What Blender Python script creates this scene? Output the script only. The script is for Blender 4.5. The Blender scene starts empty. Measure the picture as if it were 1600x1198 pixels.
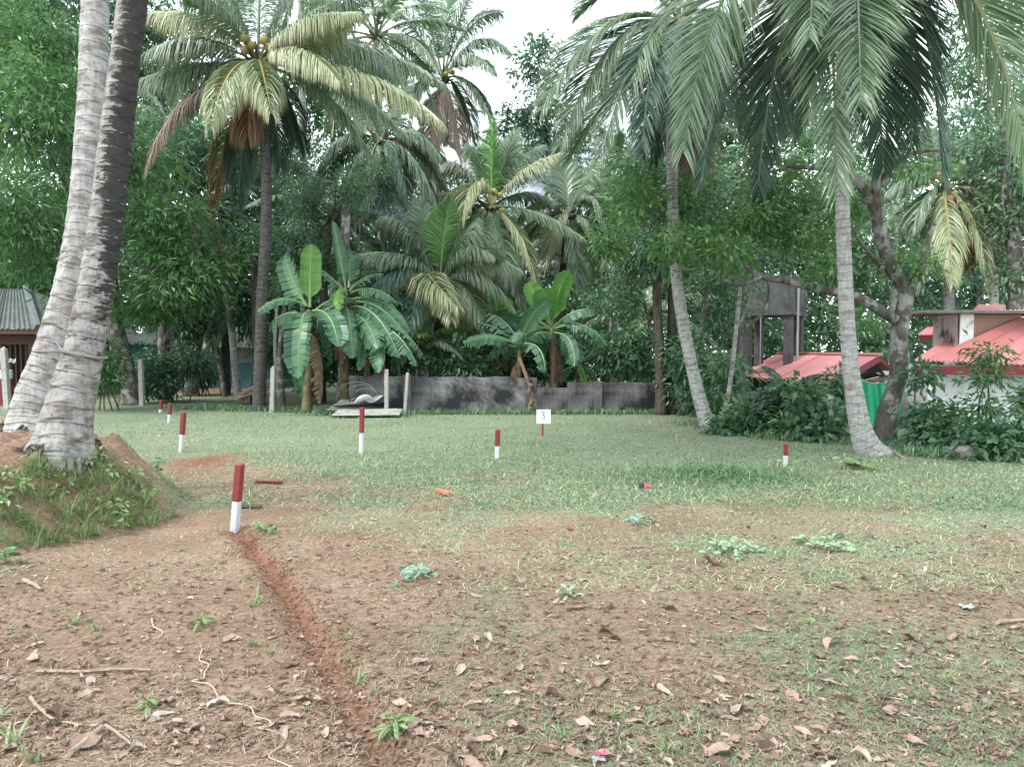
import bpy, bmesh, math, random
import numpy as np
from mathutils import Vector, Matrix

# ------------------------------------------------------------------ camera
S = bpy.context.scene
C = bpy.context.scene.collection
FPX, CXP, CYP, HOR, CAMH = 1202.0, 800.0, 599.0, 550.0, 1.55
PITCH = math.atan((CYP - HOR) / FPX)
cam_d = bpy.data.cameras.new('camera'); cam = bpy.data.objects.new('camera', cam_d); C.objects.link(cam)
cam.location = (0, 0, CAMH); cam.rotation_euler = (math.pi/2 - PITCH, 0, 0)
cam_d.sensor_width = 36.0; cam_d.lens = 36.0*FPX/1600.0
cam_d.clip_start = 0.05; cam_d.clip_end = 2000
S.camera = cam

# ------------------------------------------------------------------ sky and sun
SUN_DIR = Vector((-0.50, -0.30, 0.81)).normalized()
SUN_EL = math.asin(SUN_DIR.z); SUN_ROT = math.atan2(SUN_DIR.x, SUN_DIR.y)
W = bpy.data.worlds.new('World'); S.world = W; W.use_nodes = True
nt = W.node_tree; nt.nodes.clear()
wo = nt.nodes.new('ShaderNodeOutputWorld'); bg = nt.nodes.new('ShaderNodeBackground')
sky = nt.nodes.new('ShaderNodeTexSky'); sky.sky_type = 'NISHITA'; sky.sun_disc = False
sky.sun_elevation = SUN_EL; sky.sun_rotation = SUN_ROT; sky.air_density = 1.0; sky.dust_density = 3.0; sky.ozone_density = 1.0
hs = nt.nodes.new('ShaderNodeHueSaturation'); hs.inputs['Saturation'].default_value = 0.55
# bright broken cloud over the blue
tc = nt.nodes.new('ShaderNodeTexCoord'); cn = nt.nodes.new('ShaderNodeTexNoise')
cn.inputs['Scale'].default_value = 2.2; cn.inputs['Detail'].default_value = 6.0; cn.inputs['Roughness'].default_value = 0.55
cr = nt.nodes.new('ShaderNodeValToRGB'); cr.color_ramp.elements[0].position = 0.36; cr.color_ramp.elements[1].position = 0.56
mx = nt.nodes.new('ShaderNodeMixRGB'); mx.inputs['Color2'].default_value = (12.9, 14.2, 14.9, 1)
nt.links.new(tc.outputs['Generated'], cn.inputs['Vector']); nt.links.new(cn.outputs['Fac'], cr.inputs['Fac'])
nt.links.new(sky.outputs['Color'], hs.inputs['Color']); nt.links.new(hs.outputs['Color'], mx.inputs['Color1'])
nt.links.new(cr.outputs['Color'], mx.inputs['Fac']); nt.links.new(mx.outputs['Color'], bg.inputs['Color'])
bg.inputs['Strength'].default_value = 0.12
nt.links.new(bg.outputs['Background'], wo.inputs['Surface'])
sd = bpy.data.lights.new('sun', 'SUN'); sun = bpy.data.objects.new('sun', sd); C.objects.link(sun)
sd.energy = 1.9; sd.angle = math.radians(12); sd.color = (1.0, 0.975, 0.92)
sun.rotation_euler = SUN_DIR.to_track_quat('Z', 'Y').to_euler(); sun.location = (-6, -4, 14)

S.view_settings.view_transform = 'Standard'; S.view_settings.look = 'None'
S.view_settings.gamma = 1.0; S.view_settings.use_curve_mapping = False
S.view_settings.exposure = 0.95
S.render.engine = 'CYCLES'
S.cycles.max_bounces = 7; S.cycles.diffuse_bounces = 4; S.cycles.glossy_bounces = 2
S.cycles.transmission_bounces = 3; S.cycles.transparent_max_bounces = 4
S.cycles.use_denoising = True
S.cycles.sample_clamp_indirect = 6.0

# ------------------------------------------------------------------ helpers
cP, sP = math.cos(PITCH), math.sin(PITCH)
def P(px, py, d):
    x = (px - CXP)/FPX; y = (CYP - py)/FPX
    return np.array([d*x, d*(cP + y*sP), CAMH + d*(-sP + y*cP)])
def Y2D(py):                       # depth of flat ground seen at this row
    return CAMH*FPX/(py - HOR)

def sstep(a, b, x):
    t = np.clip((x - a)/(b - a), 0, 1); return t*t*(3 - 2*t)
_perm = np.random.RandomState(7).rand(256, 256)
def vnoise(x, y):
    xi = np.floor(x).astype(int); yi = np.floor(y).astype(int)
    fx = x - xi; fy = y - yi; fx = fx*fx*(3-2*fx); fy = fy*fy*(3-2*fy)
    a = _perm[xi & 255, yi & 255]; b = _perm[(xi+1) & 255, yi & 255]
    c = _perm[xi & 255, (yi+1) & 255]; d = _perm[(xi+1) & 255, (yi+1) & 255]
    return (a*(1-fx)+b*fx)*(1-fy) + (c*(1-fx)+d*fx)*fy
def fbm(x, y, s, o=4):
    r = 0; a = .5; x = np.asarray(x, float)*s; y = np.asarray(y, float)*s
    for i in range(o):
        r = r + a*vnoise(x + 17.3*i, y + 9.1*i); a *= .5; x = x*2.03; y = y*2.03
    return r/(1 - .5**o)

TRENCH = [(366, 832), (385, 850), (420, 892), (455, 950), (488, 1010), (530, 1085), (575, 1170), (610, 1230), (660, 1330)]
TR = np.array([[(a-CXP)/FPX*Y2D(b), Y2D(b)] for a, b in TRENCH])
def trench_dist(x, y):
    d = np.full(np.shape(x), 99.0)
    for (ax, ay), (bx, by) in zip(TR[:-1], TR[1:]):
        t = np.clip(((x-ax)*(bx-ax) + (y-ay)*(by-ay))/((bx-ax)**2 + (by-ay)**2), 0, 1)
        d = np.minimum(d, np.hypot(x-ax-t*(bx-ax), y-ay-t*(by-ay)))
    return d
def mound_h(x, y):
    r = np.sqrt(((x+5.0)/1.92)**2 + ((y-7.25)/1.85)**2) + .10*(fbm(x, y, 1.1, 3)-.5)
    return .66*sstep(0, 1, np.clip((1-r)/.50, 0, 1)) + .16*np.exp(-(((x+5.3)/.75)**2 + ((y-8.2)/.7)**2))
def gz(x, y):
    x = np.asarray(x, float); y = np.asarray(y, float)
    h = mound_h(x, y)
    h = h - 1.4*sstep(15.5, 19, y)*sstep(4.6, 7.0, x)
    d = trench_dist(x, y)
    near = sstep(24, 6, y)
    h = h - .045*np.exp(-(d/.06)**2)*(.6+.8*fbm(x, y, 9, 2)) + .016*np.exp(-((d-.16)/.06)**2)
    h = h + near*(.030*(fbm(x, y, 1.6, 3)-.5) + .022*(fbm(x, y, 7, 3)-.5)) + .25*(fbm(x, y, .08, 2)-.5)*sstep(22, 45, y)
    h = h + mound_h(x, y)*(.30*(fbm(x, y, 2.6, 4)-.5) + .34*(fbm(x+5, y, 7.0, 3)-.5))
    h = h + .05*np.exp(-(((x-2.6)/.75)**2 + ((y-9.6)/.55)**2))
    return h
def G(px, py, lift=0.0):           # ground point seen through a pixel of the photograph
    d = Y2D(py)
    p = P(px, py, d); 
    for _ in range(14):
        z = float(gz(p[0], p[1])); d2 = (CAMH - z)/((CAMH - P(px, py, 1.0)[2])); d = .5*d + .5*max(1.5, min(d2, 120)); p = P(px, py, d)
    return np.array([p[0], p[1], float(gz(p[0], p[1])) + lift])
def gp(x, y, lift=0.0):
    return np.array([x, y, float(gz(x, y)) + lift])

def mesh(name, V, F, mat=None, col=None, uv=None, smooth=False, mats=None, mi=None):
    """V: n x 3; F: list of index arrays (m x k), any k"""
    V = np.asarray(V, np.float32)
    if not isinstance(F, (list, tuple)): F = [F]
    F = [np.asarray(f, np.int32) for f in F if len(f)]
    loops = np.concatenate([f.ravel() for f in F]); tot = np.concatenate([np.full(len(f), f.shape[1], np.int32) for f in F])
    st = np.concatenate([[0], np.cumsum(tot)[:-1]]).astype(np.int32)
    me = bpy.data.meshes.new(name)
    me.vertices.add(len(V)); me.vertices.foreach_set('co', V.ravel())
    me.loops.add(len(loops)); me.loops.foreach_set('vertex_index', loops)
    me.polygons.add(len(tot)); me.polygons.foreach_set('loop_start', st)
    try: me.polygons.foreach_set('loop_total', tot)
    except Exception: pass
    me.polygons.foreach_set('use_smooth', np.full(len(tot), smooth, bool))
    if mi is not None: me.polygons.foreach_set('material_index', np.asarray(mi, np.int32))
    if col is not None:
        a = me.color_attributes.new('Col', 'FLOAT_COLOR', 'POINT')
        c4 = np.ones((len(V), 4), np.float32); c4[:, :3] = col; a.data.foreach_set('color', c4.ravel())
    if uv is not None:
        l = me.uv_layers.new(name='UVMap'); l.data.foreach_set('uv', np.asarray(uv, np.float32)[loops].ravel())
    me.update(calc_edges=True)
    for m in (mats or ([mat] if mat else [])): me.materials.append(m)
    return me
def link(name, me, parent=None, loc=(0, 0, 0), rot=None):
    o = bpy.data.objects.new(name, me); C.objects.link(o); o.location = [float(v) for v in loc]
    if rot is not None: o.rotation_euler = rot
    if parent is not None: o.parent = parent
    return o
def tag(o, label=None, cat=None, group=None, kind=None):
    if label: o['label'] = label
    if cat: o['category'] = cat
    if group: o['group'] = group
    if kind: o['kind'] = kind
    return o
def thing(name, label, cat, loc=(0, 0, 0), group=None, rz=0.0):
    o = bpy.data.objects.new(name, None); C.objects.link(o); o.location = [float(v) for v in loc]; o.rotation_euler = (0, 0, rz)
    o.empty_display_size = .2
    return tag(o, label, cat, group)

def wloc(o):
    r = np.zeros(3)
    while o is not None: r = r + np.array(o.location); o = o.parent
    return r
def linkw(name, me, parent, loc):
    return link(name, me, parent, np.asarray(loc) - wloc(parent))

def bez(p0, p1, p2, t):
    t = np.asarray(t)[:, None]; p0, p1, p2 = map(np.asarray, (p0, p1, p2))
    return (1-t)**2*p0 + 2*t*(1-t)*p1 + t*t*p2, 2*(1-t)*(p1-p0) + 2*t*(p2-p1)
def nrm(a):
    return a/np.maximum(np.linalg.norm(a, axis=-1, keepdims=True), 1e-9)
def smooth_path(pts, n):
    pts = np.asarray(pts, float)
    if len(pts) < 3: 
        t = np.linspace(0, 1, n)[:, None]; return pts[0]*(1-t)+pts[-1]*t
    k = len(pts); q = np.vstack([2*pts[0]-pts[1], pts, 2*pts[-1]-pts[-2]]); out = []
    for u in np.linspace(0, k-1-1e-6, n):
        i = int(u); f = u-i; a, b, c, d = q[i], q[i+1], q[i+2], q[i+3]
        out.append(.5*((2*b) + (-a+c)*f + (2*a-5*b+4*c-d)*f*f + (-a+3*b-3*c+d)*f**3))
    return np.array(out)
def tube(pts, rad, n=8, cap=True, rfun=None, v0=0.0):
    """returns V, F(list), UV with v in metres"""
    pts = np.asarray(pts, float); m = len(pts); rad = np.broadcast_to(np.asarray(rad, float), (m,))
    T = nrm(np.gradient(pts, axis=0)); up = np.array([0, 0, 1.]) if abs(T[0][2]) < .9 else np.array([1., 0, 0])
    a = nrm(np.cross(T[0], up)); A = [a]
    for i in range(1, m):
        a = a - T[i]*np.dot(a, T[i]); a = a/max(np.linalg.norm(a), 1e-9); A.append(a)
    A = np.array(A); B = np.cross(T, A)
    th = np.linspace(0, 2*np.pi, n, endpoint=False)
    R = rad[:, None]*np.ones((1, n))
    L = np.concatenate([[0], np.cumsum(np.linalg.norm(np.diff(pts, axis=0), axis=1))]) + v0
    if rfun is not None: R = R*rfun(L[:, None], th[None, :])
    V = pts[:, None, :] + R[:, :, None]*(np.cos(th)[None, :, None]*A[:, None, :] + np.sin(th)[None, :, None]*B[:, None, :])
    i = np.arange(m-1)[:, None]*n; j = np.arange(n)[None, :]; k = (j+1) % n
    F = np.stack([i+j, i+k, i+n+k, i+n+j], -1).reshape(-1, 4)
    uv = np.stack([np.broadcast_to(th/(2*np.pi), (m, n)), np.broadcast_to(L[:, None], (m, n))], -1).reshape(-1, 2)
    F = [F]
    if cap: F += [np.arange(n)[None, ::-1], ((m-1)*n + np.arange(n))[None, :]]
    return V.reshape(-1, 3), F, uv
class MB:
    """collects shapes into one mesh"""
    def __init__(s): s.V = []; s.F = []; s.U = []; s.n = 0; s.c = []
    def add(s, V, F, uv=None, col=(.5, .5, 0)):
        V = np.asarray(V, float)
        if not isinstance(F, (list, tuple)): F = [F]
        s.V.append(V); s.F += [np.asarray(f) + s.n for f in F if len(f)]
        s.U.append(uv if uv is not None else V[:, [0, 2]]); s.n += len(V)
        col = np.asarray(col, float); s.c.append(np.broadcast_to(col, (len(V), 3)))
        return s
    def tube(s, pts, rad, n=8, col=(.5, .5, 0), **k):
        V, F, uv = tube(pts, rad, n, **k); return s.add(V, F, uv, col)
    def box(s, c, size, rz=0.0, M=None, col=(.5, .5, 0), bev=0.0):
        x, y, z = [v/2 for v in size]
        if bev <= 0:
            V = np.array([[sx*x, sy*y, sz*z] for sz in (-1, 1) for sy in (-1, 1) for sx in (-1, 1)])
            F = [np.array([[0, 2, 3, 1], [4, 5, 7, 6], [0, 1, 5, 4], [2, 6, 7, 3], [0, 4, 6, 2], [1, 3, 7, 5]])]
        else:
            b = min(bev, x*.9, y*.9, z*.9)
            ring = lambda ix, iy: [(-ix+b, -iy), (ix-b, -iy), (ix, -iy+b), (ix, iy-b), (ix-b, iy), (-ix+b, iy), (-ix, iy-b), (-ix, -iy+b)]
            V = [(*p, -z) for p in ring(x-b, y-b)] + [(*p, -z+b) for p in ring(x, y)] + [(*p, z-b) for p in ring(x, y)] + [(*p, z) for p in ring(x-b, y-b)]
            V = np.array(V); F = []
            q = []
            for l in range(3):
                for j in range(8): q.append([l*8+j, l*8+(j+1) % 8, l*8+8+(j+1) % 8, l*8+8+j])
            F = [np.array(q), np.arange(8)[None, ::-1], np.arange(24, 32)[None, :]]
        c_, s_ = math.cos(rz), math.sin(rz)
        V = V @ np.array([[c_, s_, 0], [-s_, c_, 0], [0, 0, 1]])
        if M is not None: V = V @ np.asarray(M).T
        return s.add(V + np.asarray(c), F, None, col)
    def poly(s, prof, off):            # prism: polygon (k x 3) pushed along a vector
        p = np.asarray(prof, float); k = len(p); V = np.vstack([p, p + np.asarray(off)])
        j = np.arange(k); q = np.stack([j, (j+1) % k, k+(j+1) % k, k+j], -1)
        return s.add(V, [np.arange(k)[None, ::-1], (k+np.arange(k))[None, :], q])
    def mesh(s, name, mat, smooth=False):
        return mesh(name, np.vstack(s.V), s.F, mat, col=np.vstack(s.c), uv=np.vstack(s.U), smooth=smooth)
    def build(s, name, mat, parent=None, loc=(0, 0, 0), smooth=False, rot=None):
        loc = np.asarray(loc, float)
        s.V = [v - loc for v in s.V]
        return link(name, s.mesh(name, mat, smooth), parent, loc - wloc(parent), rot)

# ------------------------------------------------------------------ materials
def new_mat(name):
    m = bpy.data.materials.new(name); m.use_nodes = True
    n = m.node_tree; b = n.nodes['Principled BSDF']; return m, n, b
def N(n, t, **k):
    x = n.nodes.new(t)
    for a, v in k.items():
        if a in x.inputs: x.inputs[a].default_value = v
        else: setattr(x, a, v)
    return x
def ramp(n, fac, stops):
    r = n.nodes.new('ShaderNodeValToRGB'); e = r.color_ramp.elements
    while len(e) < len(stops): e.new(.5)
    for k, (p, c) in enumerate(stops): e[k].position = p; e[k].color = (*c, 1) if len(c) == 3 else c
    n.links.new(fac, r.inputs['Fac']); return r.outputs['Color']
def mixc(n, fac, a, b, blend='MIX'):
    m = n.nodes.new('ShaderNodeMixRGB'); m.blend_type = blend
    for s, v in (('Fac', fac), ('Color1', a), ('Color2', b)):
        if hasattr(v, 'is_linked') or hasattr(v, 'links'): n.links.new(v, m.inputs[s])
        else: m.inputs[s].default_value = v if s == 'Fac' else ((*v, 1) if len(v) == 3 else v)
    return m.outputs['Color']
def math_(n, op, a, b=None, clamp=False):
    m = n.nodes.new('ShaderNodeMath'); m.operation = op; m.use_clamp = clamp
    for i, v in enumerate((a, b)):
        if v is None: continue
        if hasattr(v, 'links'): n.links.new(v, m.inputs[i])
        else: m.inputs[i].default_value = v
    return m.outputs[0]
def noise(n, vec, scale, detail=3.0, rough=.5):
    x = N(n, 'ShaderNodeTexNoise', Scale=scale, Detail=detail, Roughness=rough)
    if vec is not None: n.links.new(vec, x.inputs['Vector'])
    return x.outputs['Fac']
def bump(n, b, h, strength=.5, dist=.02):
    x = N(n, 'ShaderNodeBump', Strength=strength, Distance=dist); n.links.new(h, x.inputs['Height']); n.links.new(x.outputs['Normal'], b.inputs['Normal'])

def leaf_mat(name, dark, mid, light, rough=.45, transl=.28, tip=None, rachis=None, spec=.5):
    m, n, b = new_mat(name)
    at = N(n, 'ShaderNodeAttribute', attribute_name='Col'); sp = n.nodes.new('ShaderNodeSeparateColor'); n.links.new(at.outputs['Color'], sp.inputs[0])
    oi = n.nodes.new('ShaderNodeObjectInfo')
    f = math_(n, 'ADD', sp.outputs[0], math_(n, 'MULTIPLY', math_(n, 'SUBTRACT', oi.outputs['Random'], .5), .25), True)
    c = ramp(n, f, [(.08, dark), (.5, mid), (.95, light)])
    if tip: c = mixc(n, math_(n, 'MULTIPLY', math_(n, 'POWER', sp.outputs[1], 3.0), .75), c, tip)
    if rachis: c = mixc(n, sp.outputs[2], c, rachis)
    n.links.new(c, b.inputs['Base Color']); b.inputs['Roughness'].default_value = rough; b.inputs['Specular IOR Level'].default_value = spec
    tr = n.nodes.new('ShaderNodeBsdfTranslucent'); n.links.new(mixc(n, .55, c, (.12, .27, .08), 'MIX'), tr.inputs['Color'])
    ms = n.nodes.new('ShaderNodeMixShader'); ms.inputs[0].default_value = transl
    n.links.new(b.outputs[0], ms.inputs[1]); n.links.new(tr.outputs[0], ms.inputs[2])
    n.links.new(ms.outputs[0], n.nodes['Material Output'].inputs['Surface'])
    return m
M = {}
M['frond'] = leaf_mat('frond_green', (.055, .105, .060), (.130, .215, .125), (.27, .37, .23), .34, .32, tip=(.27, .28, .17), rachis=(.20, .23, .11), spec=.9)
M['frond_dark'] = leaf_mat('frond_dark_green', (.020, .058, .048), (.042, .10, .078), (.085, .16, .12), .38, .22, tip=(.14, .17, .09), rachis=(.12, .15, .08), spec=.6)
M['frond_yellow'] = leaf_mat('frond_yellowing', (.18, .23, .12), (.32, .37, .21), (.48, .50, .32), .40, .25, tip=(.45, .36, .18), rachis=(.45, .36, .12), spec=.6)
M['frond_bright'] = leaf_mat('frond_young', (.06, .16, .045), (.10, .25, .07), (.17, .34, .10), .38, .28, tip=(.3, .32, .1), rachis=(.3, .32, .1))
M['frond_dead'] = leaf_mat('frond_dead', (.13, .095, .075), (.22, .165, .135), (.36, .29, .24), .75, .12, tip=(.36, .30, .25), rachis=(.25, .16, .10), spec=.25)
M['frond_rust'] = leaf_mat('frond_rust', (.10, .05, .028), (.18, .095, .045), (.28, .17, .08), .75, .15, tip=(.34, .25, .15), rachis=(.30, .15, .05), spec=.25)
M['banana'] = leaf_mat('banana_leaf', (.035, .095, .055), (.065, .15, .085), (.12, .23, .13), .34, .22, tip=(.16, .17, .08), rachis=(.20, .34, .14), spec=.3)
M['banana_new'] = leaf_mat('banana_leaf_new', (.07, .20, .035), (.10, .27, .05), (.17, .36, .08), .36, .35, rachis=(.30, .45, .14))
M['banana_dead'] = leaf_mat('banana_leaf_dead', (.10, .065, .04), (.19, .125, .085), (.33, .22, .16), .8, .15, spec=.2)
M['leaf_mango'] = leaf_mat('mango_foliage', (.022, .072, .030), (.065, .165, .060), (.16, .30, .10), .36, .36, spec=.7)
M['leaf_bright'] = leaf_mat('bright_foliage', (.030, .095, .030), (.085, .20, .060), (.20, .35, .11), .36, .38, spec=.7)
M['leaf_cool'] = leaf_mat('cool_foliage', (.028, .080, .044), (.075, .17, .090), (.17, .28, .145), .36, .34, spec=.7)
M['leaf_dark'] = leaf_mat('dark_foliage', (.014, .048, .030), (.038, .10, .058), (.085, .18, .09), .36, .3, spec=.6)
M['leaf_far'] = leaf_mat('far_foliage', (.045, .105, .066), (.09, .185, .12), (.165, .28, .17), .5, .3)
M['leaf_hedge'] = leaf_mat('hedge_foliage', (.030, .085, .044), (.075, .17, .082), (.18, .30, .14), .36, .32, spec=.7)
M['dull_grass'] = leaf_mat('dull_grass', (.09, .10, .06), (.22, .225, .14), (.42, .40, .28), .5, .2)
M['straw'] = leaf_mat('straw_bits', (.15, .105, .075), (.32, .25, .18), (.50, .43, .34), .7, .1, spec=.2)
M['weed'] = leaf_mat('weed_green', (.10, .155, .06), (.20, .29, .115), (.34, .42, .20), .5, .3, tip=(.30, .30, .14))
M['cut_grass'] = leaf_mat('cut_grass', (.11, .14, .07), (.32, .37, .215), (.54, .56, .37), .5, .22)
M['cut_grass_green'] = leaf_mat('cut_grass_green', (.05, .115, .055), (.135, .235, .12), (.28, .38, .225), .48, .24)
M['dry_leaf'] = leaf_mat('dry_leaf', (.13, .08, .06), (.28, .19, .15), (.46, .35, .29), .7, .1, spec=.3)
M['dry_leaf_dark'] = leaf_mat('dry_leaf_dark', (.06, .035, .028), (.13, .075, .058), (.22, .135, .10), .7, .1, spec=.3)
M['dry_leaf_pale'] = leaf_mat('dry_leaf_pale', (.26, .20, .16), (.37, .295, .245), (.50, .42, .36), .7, .1, spec=.3)
M['wilt'] = leaf_mat('wilted_leaf', (.20, .30, .17), (.30, .42, .26), (.42, .52, .36), .5, .25)
M['wilt_blue'] = leaf_mat('wilted_leaf_bluish', (.14, .25, .18), (.24, .36, .27), (.36, .47, .38), .5, .25)

def bark_palm(name, light, brown, dark, moss=0.0, scale=1.0):
    m, n, b = new_mat(name)
    uv = N(n, 'ShaderNodeUVMap'); ob = N(n, 'ShaderNodeTexCoord')
    sx = n.nodes.new('ShaderNodeSeparateXYZ'); n.links.new(uv.outputs[0], sx.inputs[0])
    o = ob.outputs['Object']
    mp = N(n, 'ShaderNodeMapping'); mp.inputs['Scale'].default_value = (1, 1, 2.6); n.links.new(o, mp.inputs['Vector'])
    n1 = noise(n, mp.outputs[0], 5.5*scale, 5, .6); n2 = noise(n, o, 22*scale, 4, .65)
    mp2 = N(n, 'ShaderNodeMapping'); mp2.inputs['Scale'].default_value = (1, 1, .18); n.links.new(o, mp2.inputs['Vector'])
    n3 = noise(n, mp2.outputs[0], 38*scale, 3, .6)                 # fibres up the trunk
    c = ramp(n, n1, [(.36, brown), (.50, light), (.72, tuple(min(1, v*1.22) for v in light))])
    c = mixc(n, math_(n, 'MULTIPLY', ramp(n, n2, [(.50, (0, 0, 0)), (.66, (1, 1, 1))]), .45), c, brown)
    c = mixc(n, math_(n, 'MULTIPLY', ramp(n, n3, [(.45, (0, 0, 0)), (.70, (1, 1, 1))]), .40), c, dark)
    # leaf scar rings: thin pale line over a dark crack
    v = math_(n, 'ADD', sx.outputs[1], math_(n, 'MULTIPLY', noise(n, o, 3.0, 2), .10))
    fr = math_(n, 'FRACT', math_(n, 'DIVIDE', v, .115/scale))
    ring = ramp(n, fr, [(0.0, (1, 1, 1)), (.10, (1, 1, 1)), (.16, (0, 0, 0)), (1.0, (0, 0, 0))])
    crk = ramp(n, fr, [(.84, (0, 0, 0)), (.93, (1, 1, 1)), (1.0, (1, 1, 1))])
    c = mixc(n, math_(n, 'MULTIPLY', math_(n, 'MULTIPLY', ring, ramp(n, n1, [(.4, (0, 0, 0)), (.6, (1, 1, 1))])), .45), c, tuple(min(1, q*1.35) for q in light))
    c = mixc(n, math_(n, 'MULTIPLY', math_(n, 'MULTIPLY', crk, ramp(n, n2, [(.35, (0, 0, 0)), (.6, (1, 1, 1))])), .75), c, dark)
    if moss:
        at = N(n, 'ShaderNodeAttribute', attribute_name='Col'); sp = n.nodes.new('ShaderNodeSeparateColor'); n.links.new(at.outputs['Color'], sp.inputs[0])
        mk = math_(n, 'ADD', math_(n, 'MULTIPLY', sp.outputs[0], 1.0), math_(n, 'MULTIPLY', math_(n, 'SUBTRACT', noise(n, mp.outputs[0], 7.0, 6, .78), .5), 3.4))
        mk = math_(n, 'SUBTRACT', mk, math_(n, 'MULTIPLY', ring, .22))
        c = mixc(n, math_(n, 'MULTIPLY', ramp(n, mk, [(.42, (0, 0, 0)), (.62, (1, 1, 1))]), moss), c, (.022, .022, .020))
    n.links.new(c, b.inputs['Base Color']); b.inputs['Roughness'].default_value = .9; b.inputs['Specular IOR Level'].default_value = .2
    h = math_(n, 'ADD', math_(n, 'ADD', math_(n, 'MULTIPLY', crk, -1.2), math_(n, 'MULTIPLY', n2, .8)), math_(n, 'MULTIPLY', n3, .9))
    bump(n, b, h, .8, .012)
    return m
M['bark_pale'] = bark_palm('palm_bark_pale', (.35, .345, .335), (.19, .165, .15), (.07, .06, .054), .35, .72)
M['bark_front'] = bark_palm('palm_bark_weathered', (.27, .262, .252), (.125, .105, .092), (.042, .036, .032), .93, .72)
M['bark_mid'] = bark_palm('palm_bark_grey', (.33, .33, .32), (.21, .185, .165), (.09, .08, .07), .0)
M['bark_dark'] = bark_palm('palm_bark_dark', (.085, .085, .082), (.045, .04, .036), (.02, .019, .018), .0)
def bark_tree(name, a, b_, lich=None):
    m, n, b = new_mat(name); o = N(n, 'ShaderNodeTexCoord').outputs['Object']
    mp = N(n, 'ShaderNodeMapping'); mp.inputs['Scale'].default_value = (1, 1, .35); n.links.new(o, mp.inputs['Vector'])
    n1 = noise(n, mp.outputs[0], 16, 5, .65); n2 = noise(n, o, 4.0, 4, .6)
    c = ramp(n, n1, [(.32, b_), (.62, a)])
    if lich: c = mixc(n, ramp(n, n2, [(.50, (0, 0, 0)), (.60, (1, 1, 1))]), c, lich)
    n.links.new(c, b.inputs['Base Color']); b.inputs['Roughness'].default_value = .92; b.inputs['Specular IOR Level'].default_value = .2
    bump(n, b, n1, .9, .03); return m
M['bark'] = bark_tree('tree_bark', (.13, .115, .10), (.05, .042, .036), (.26, .26, .25))
M['bark_brown'] = bark_tree('tree_bark_brown', (.10, .085, .07), (.04, .034, .028))
M['twig'] = bark_tree('dead_twig', (.36, .29, .23), (.19, .14, .105))

def plain(name, col, rough=.8, var=.25, scale=12.0, dirt=None, dscale=2.0, dlo=.5, dhi=.7, spec=.3, bmp=.25, bdist=.006, coord='Object'):
    m, n, b = new_mat(name); o = N(n, 'ShaderNodeTexCoord').outputs[coord]
    n1 = noise(n, o, scale, 5, .6)
    c = ramp(n, n1, [(.25, tuple(v*(1-var) for v in col)), (.75, tuple(min(1, v*(1+var)) for v in col))])
    if dirt is not None:
        c = mixc(n, ramp(n, noise(n, o, dscale, 5, .65), [(dlo, (0, 0, 0)), (dhi, (1, 1, 1))]), c, dirt)
    oi = n.nodes.new('ShaderNodeObjectInfo'); c = mixc(n, 1.0, c, ramp(n, oi.outputs['Random'], [(0, (.84, .84, .85)), (1, (1.1, 1.1, 1.08))]), 'MULTIPLY')
    n.links.new(c, b.inputs['Base Color']); b.inputs['Roughness'].default_value = rough; b.inputs['Specular IOR Level'].default_value = spec
    if bmp: bump(n, b, n1, bmp, bdist)
    return m

# ------------------------------------------------------------------ ground
def axis(segs):
    out = []
    for a, b, n in segs: out += list(np.linspace(a, b, n, endpoint=False))
    return np.array(out + [segs[-1][1]])
gx = axis([(-200, -40, 12), (-40, -12, 26), (-12, -6.5, 36), (-6.5, 4.5, 230), (4.5, 12, 60), (12, 40, 24), (40, 200, 12)])
gy = axis([(-12, 1.6, 14), (1.6, 6.5, 170), (6.5, 10.5, 90), (10.5, 24, 70), (24, 60, 26), (60, 320, 16)])
XX, YY = np.meshgrid(gx, gy); XX = XX.ravel(); YY = YY.ravel()
def grass_cover(x, y):
    """0 bare earth .. 1 covered in cut grass"""
    tx = np.interp(y, TR[::-1, 1], TR[::-1, 0]); right = sstep(-.05, .9, x - tx)
    p = fbm(x, y, 1.3, 4); q = fbm(x+31, y, .42, 4)
    base = .04 + .27*right + .14*sstep(.2, 1.8, x)
    c = base + (1-base)*sstep(3.9, 13.5, y + 5.0*(fbm(x, y, .9, 5)-.5) + .9*sstep(-.5, 2.5, x))
    near = sstep(12.5, 8.0, y)
    c = c*(1 - near*(1 - (.50 + .25*right + .70*sstep(.36, .66, p))))*(1 - .40*sstep(.52, .66, q)*near*sstep(1.2, .2, x))
    c = c - .22*np.exp(-(((x+1.05)/.7)**2 + ((y-5.6)/.9)**2))
    c = c*(1 - sstep(.1, .5, mound_h(x, y))*.8)
    rx, ry = G(318, 722)[:2]; c = c*(1 - .95*np.exp(-(((x-rx)/.55)**2 + ((y-ry)/.9)**2)))
    c = c*sstep(.05, .3, trench_dist(x, y))
    bx, by = -13.0, 33.0; c = c*(1 - .9*np.exp(-(((x-bx)/3.0)**2 + ((y-by)/5)**2)))
    return np.clip(c, 0, 1)
def red_soil(x, y):
    r = np.exp(-(trench_dist(x, y)/.085)**2)*(.80 - .45*sstep(3.5, 2.9, y))
    rx, ry = G(318, 722)[:2]; r = r + .8*np.exp(-(((x-rx)/.5)**2 + ((y-ry)/.9)**2))
    rx, ry = G(1385, 1105)[:2]; r = r + .55*np.exp(-(((x-rx)/.22)**2 + ((y-ry)/.11)**2))
    bx, by = -13.0, 33.0; r = r + .7*np.exp(-(((x-bx)/3.0)**2 + ((y-by)/5)**2))
    r = r + .16*sstep(.1, .5, mound_h(x, y))
    return np.clip(r*(.65+.7*fbm(x, y, 6, 3)), 0, 1)
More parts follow.
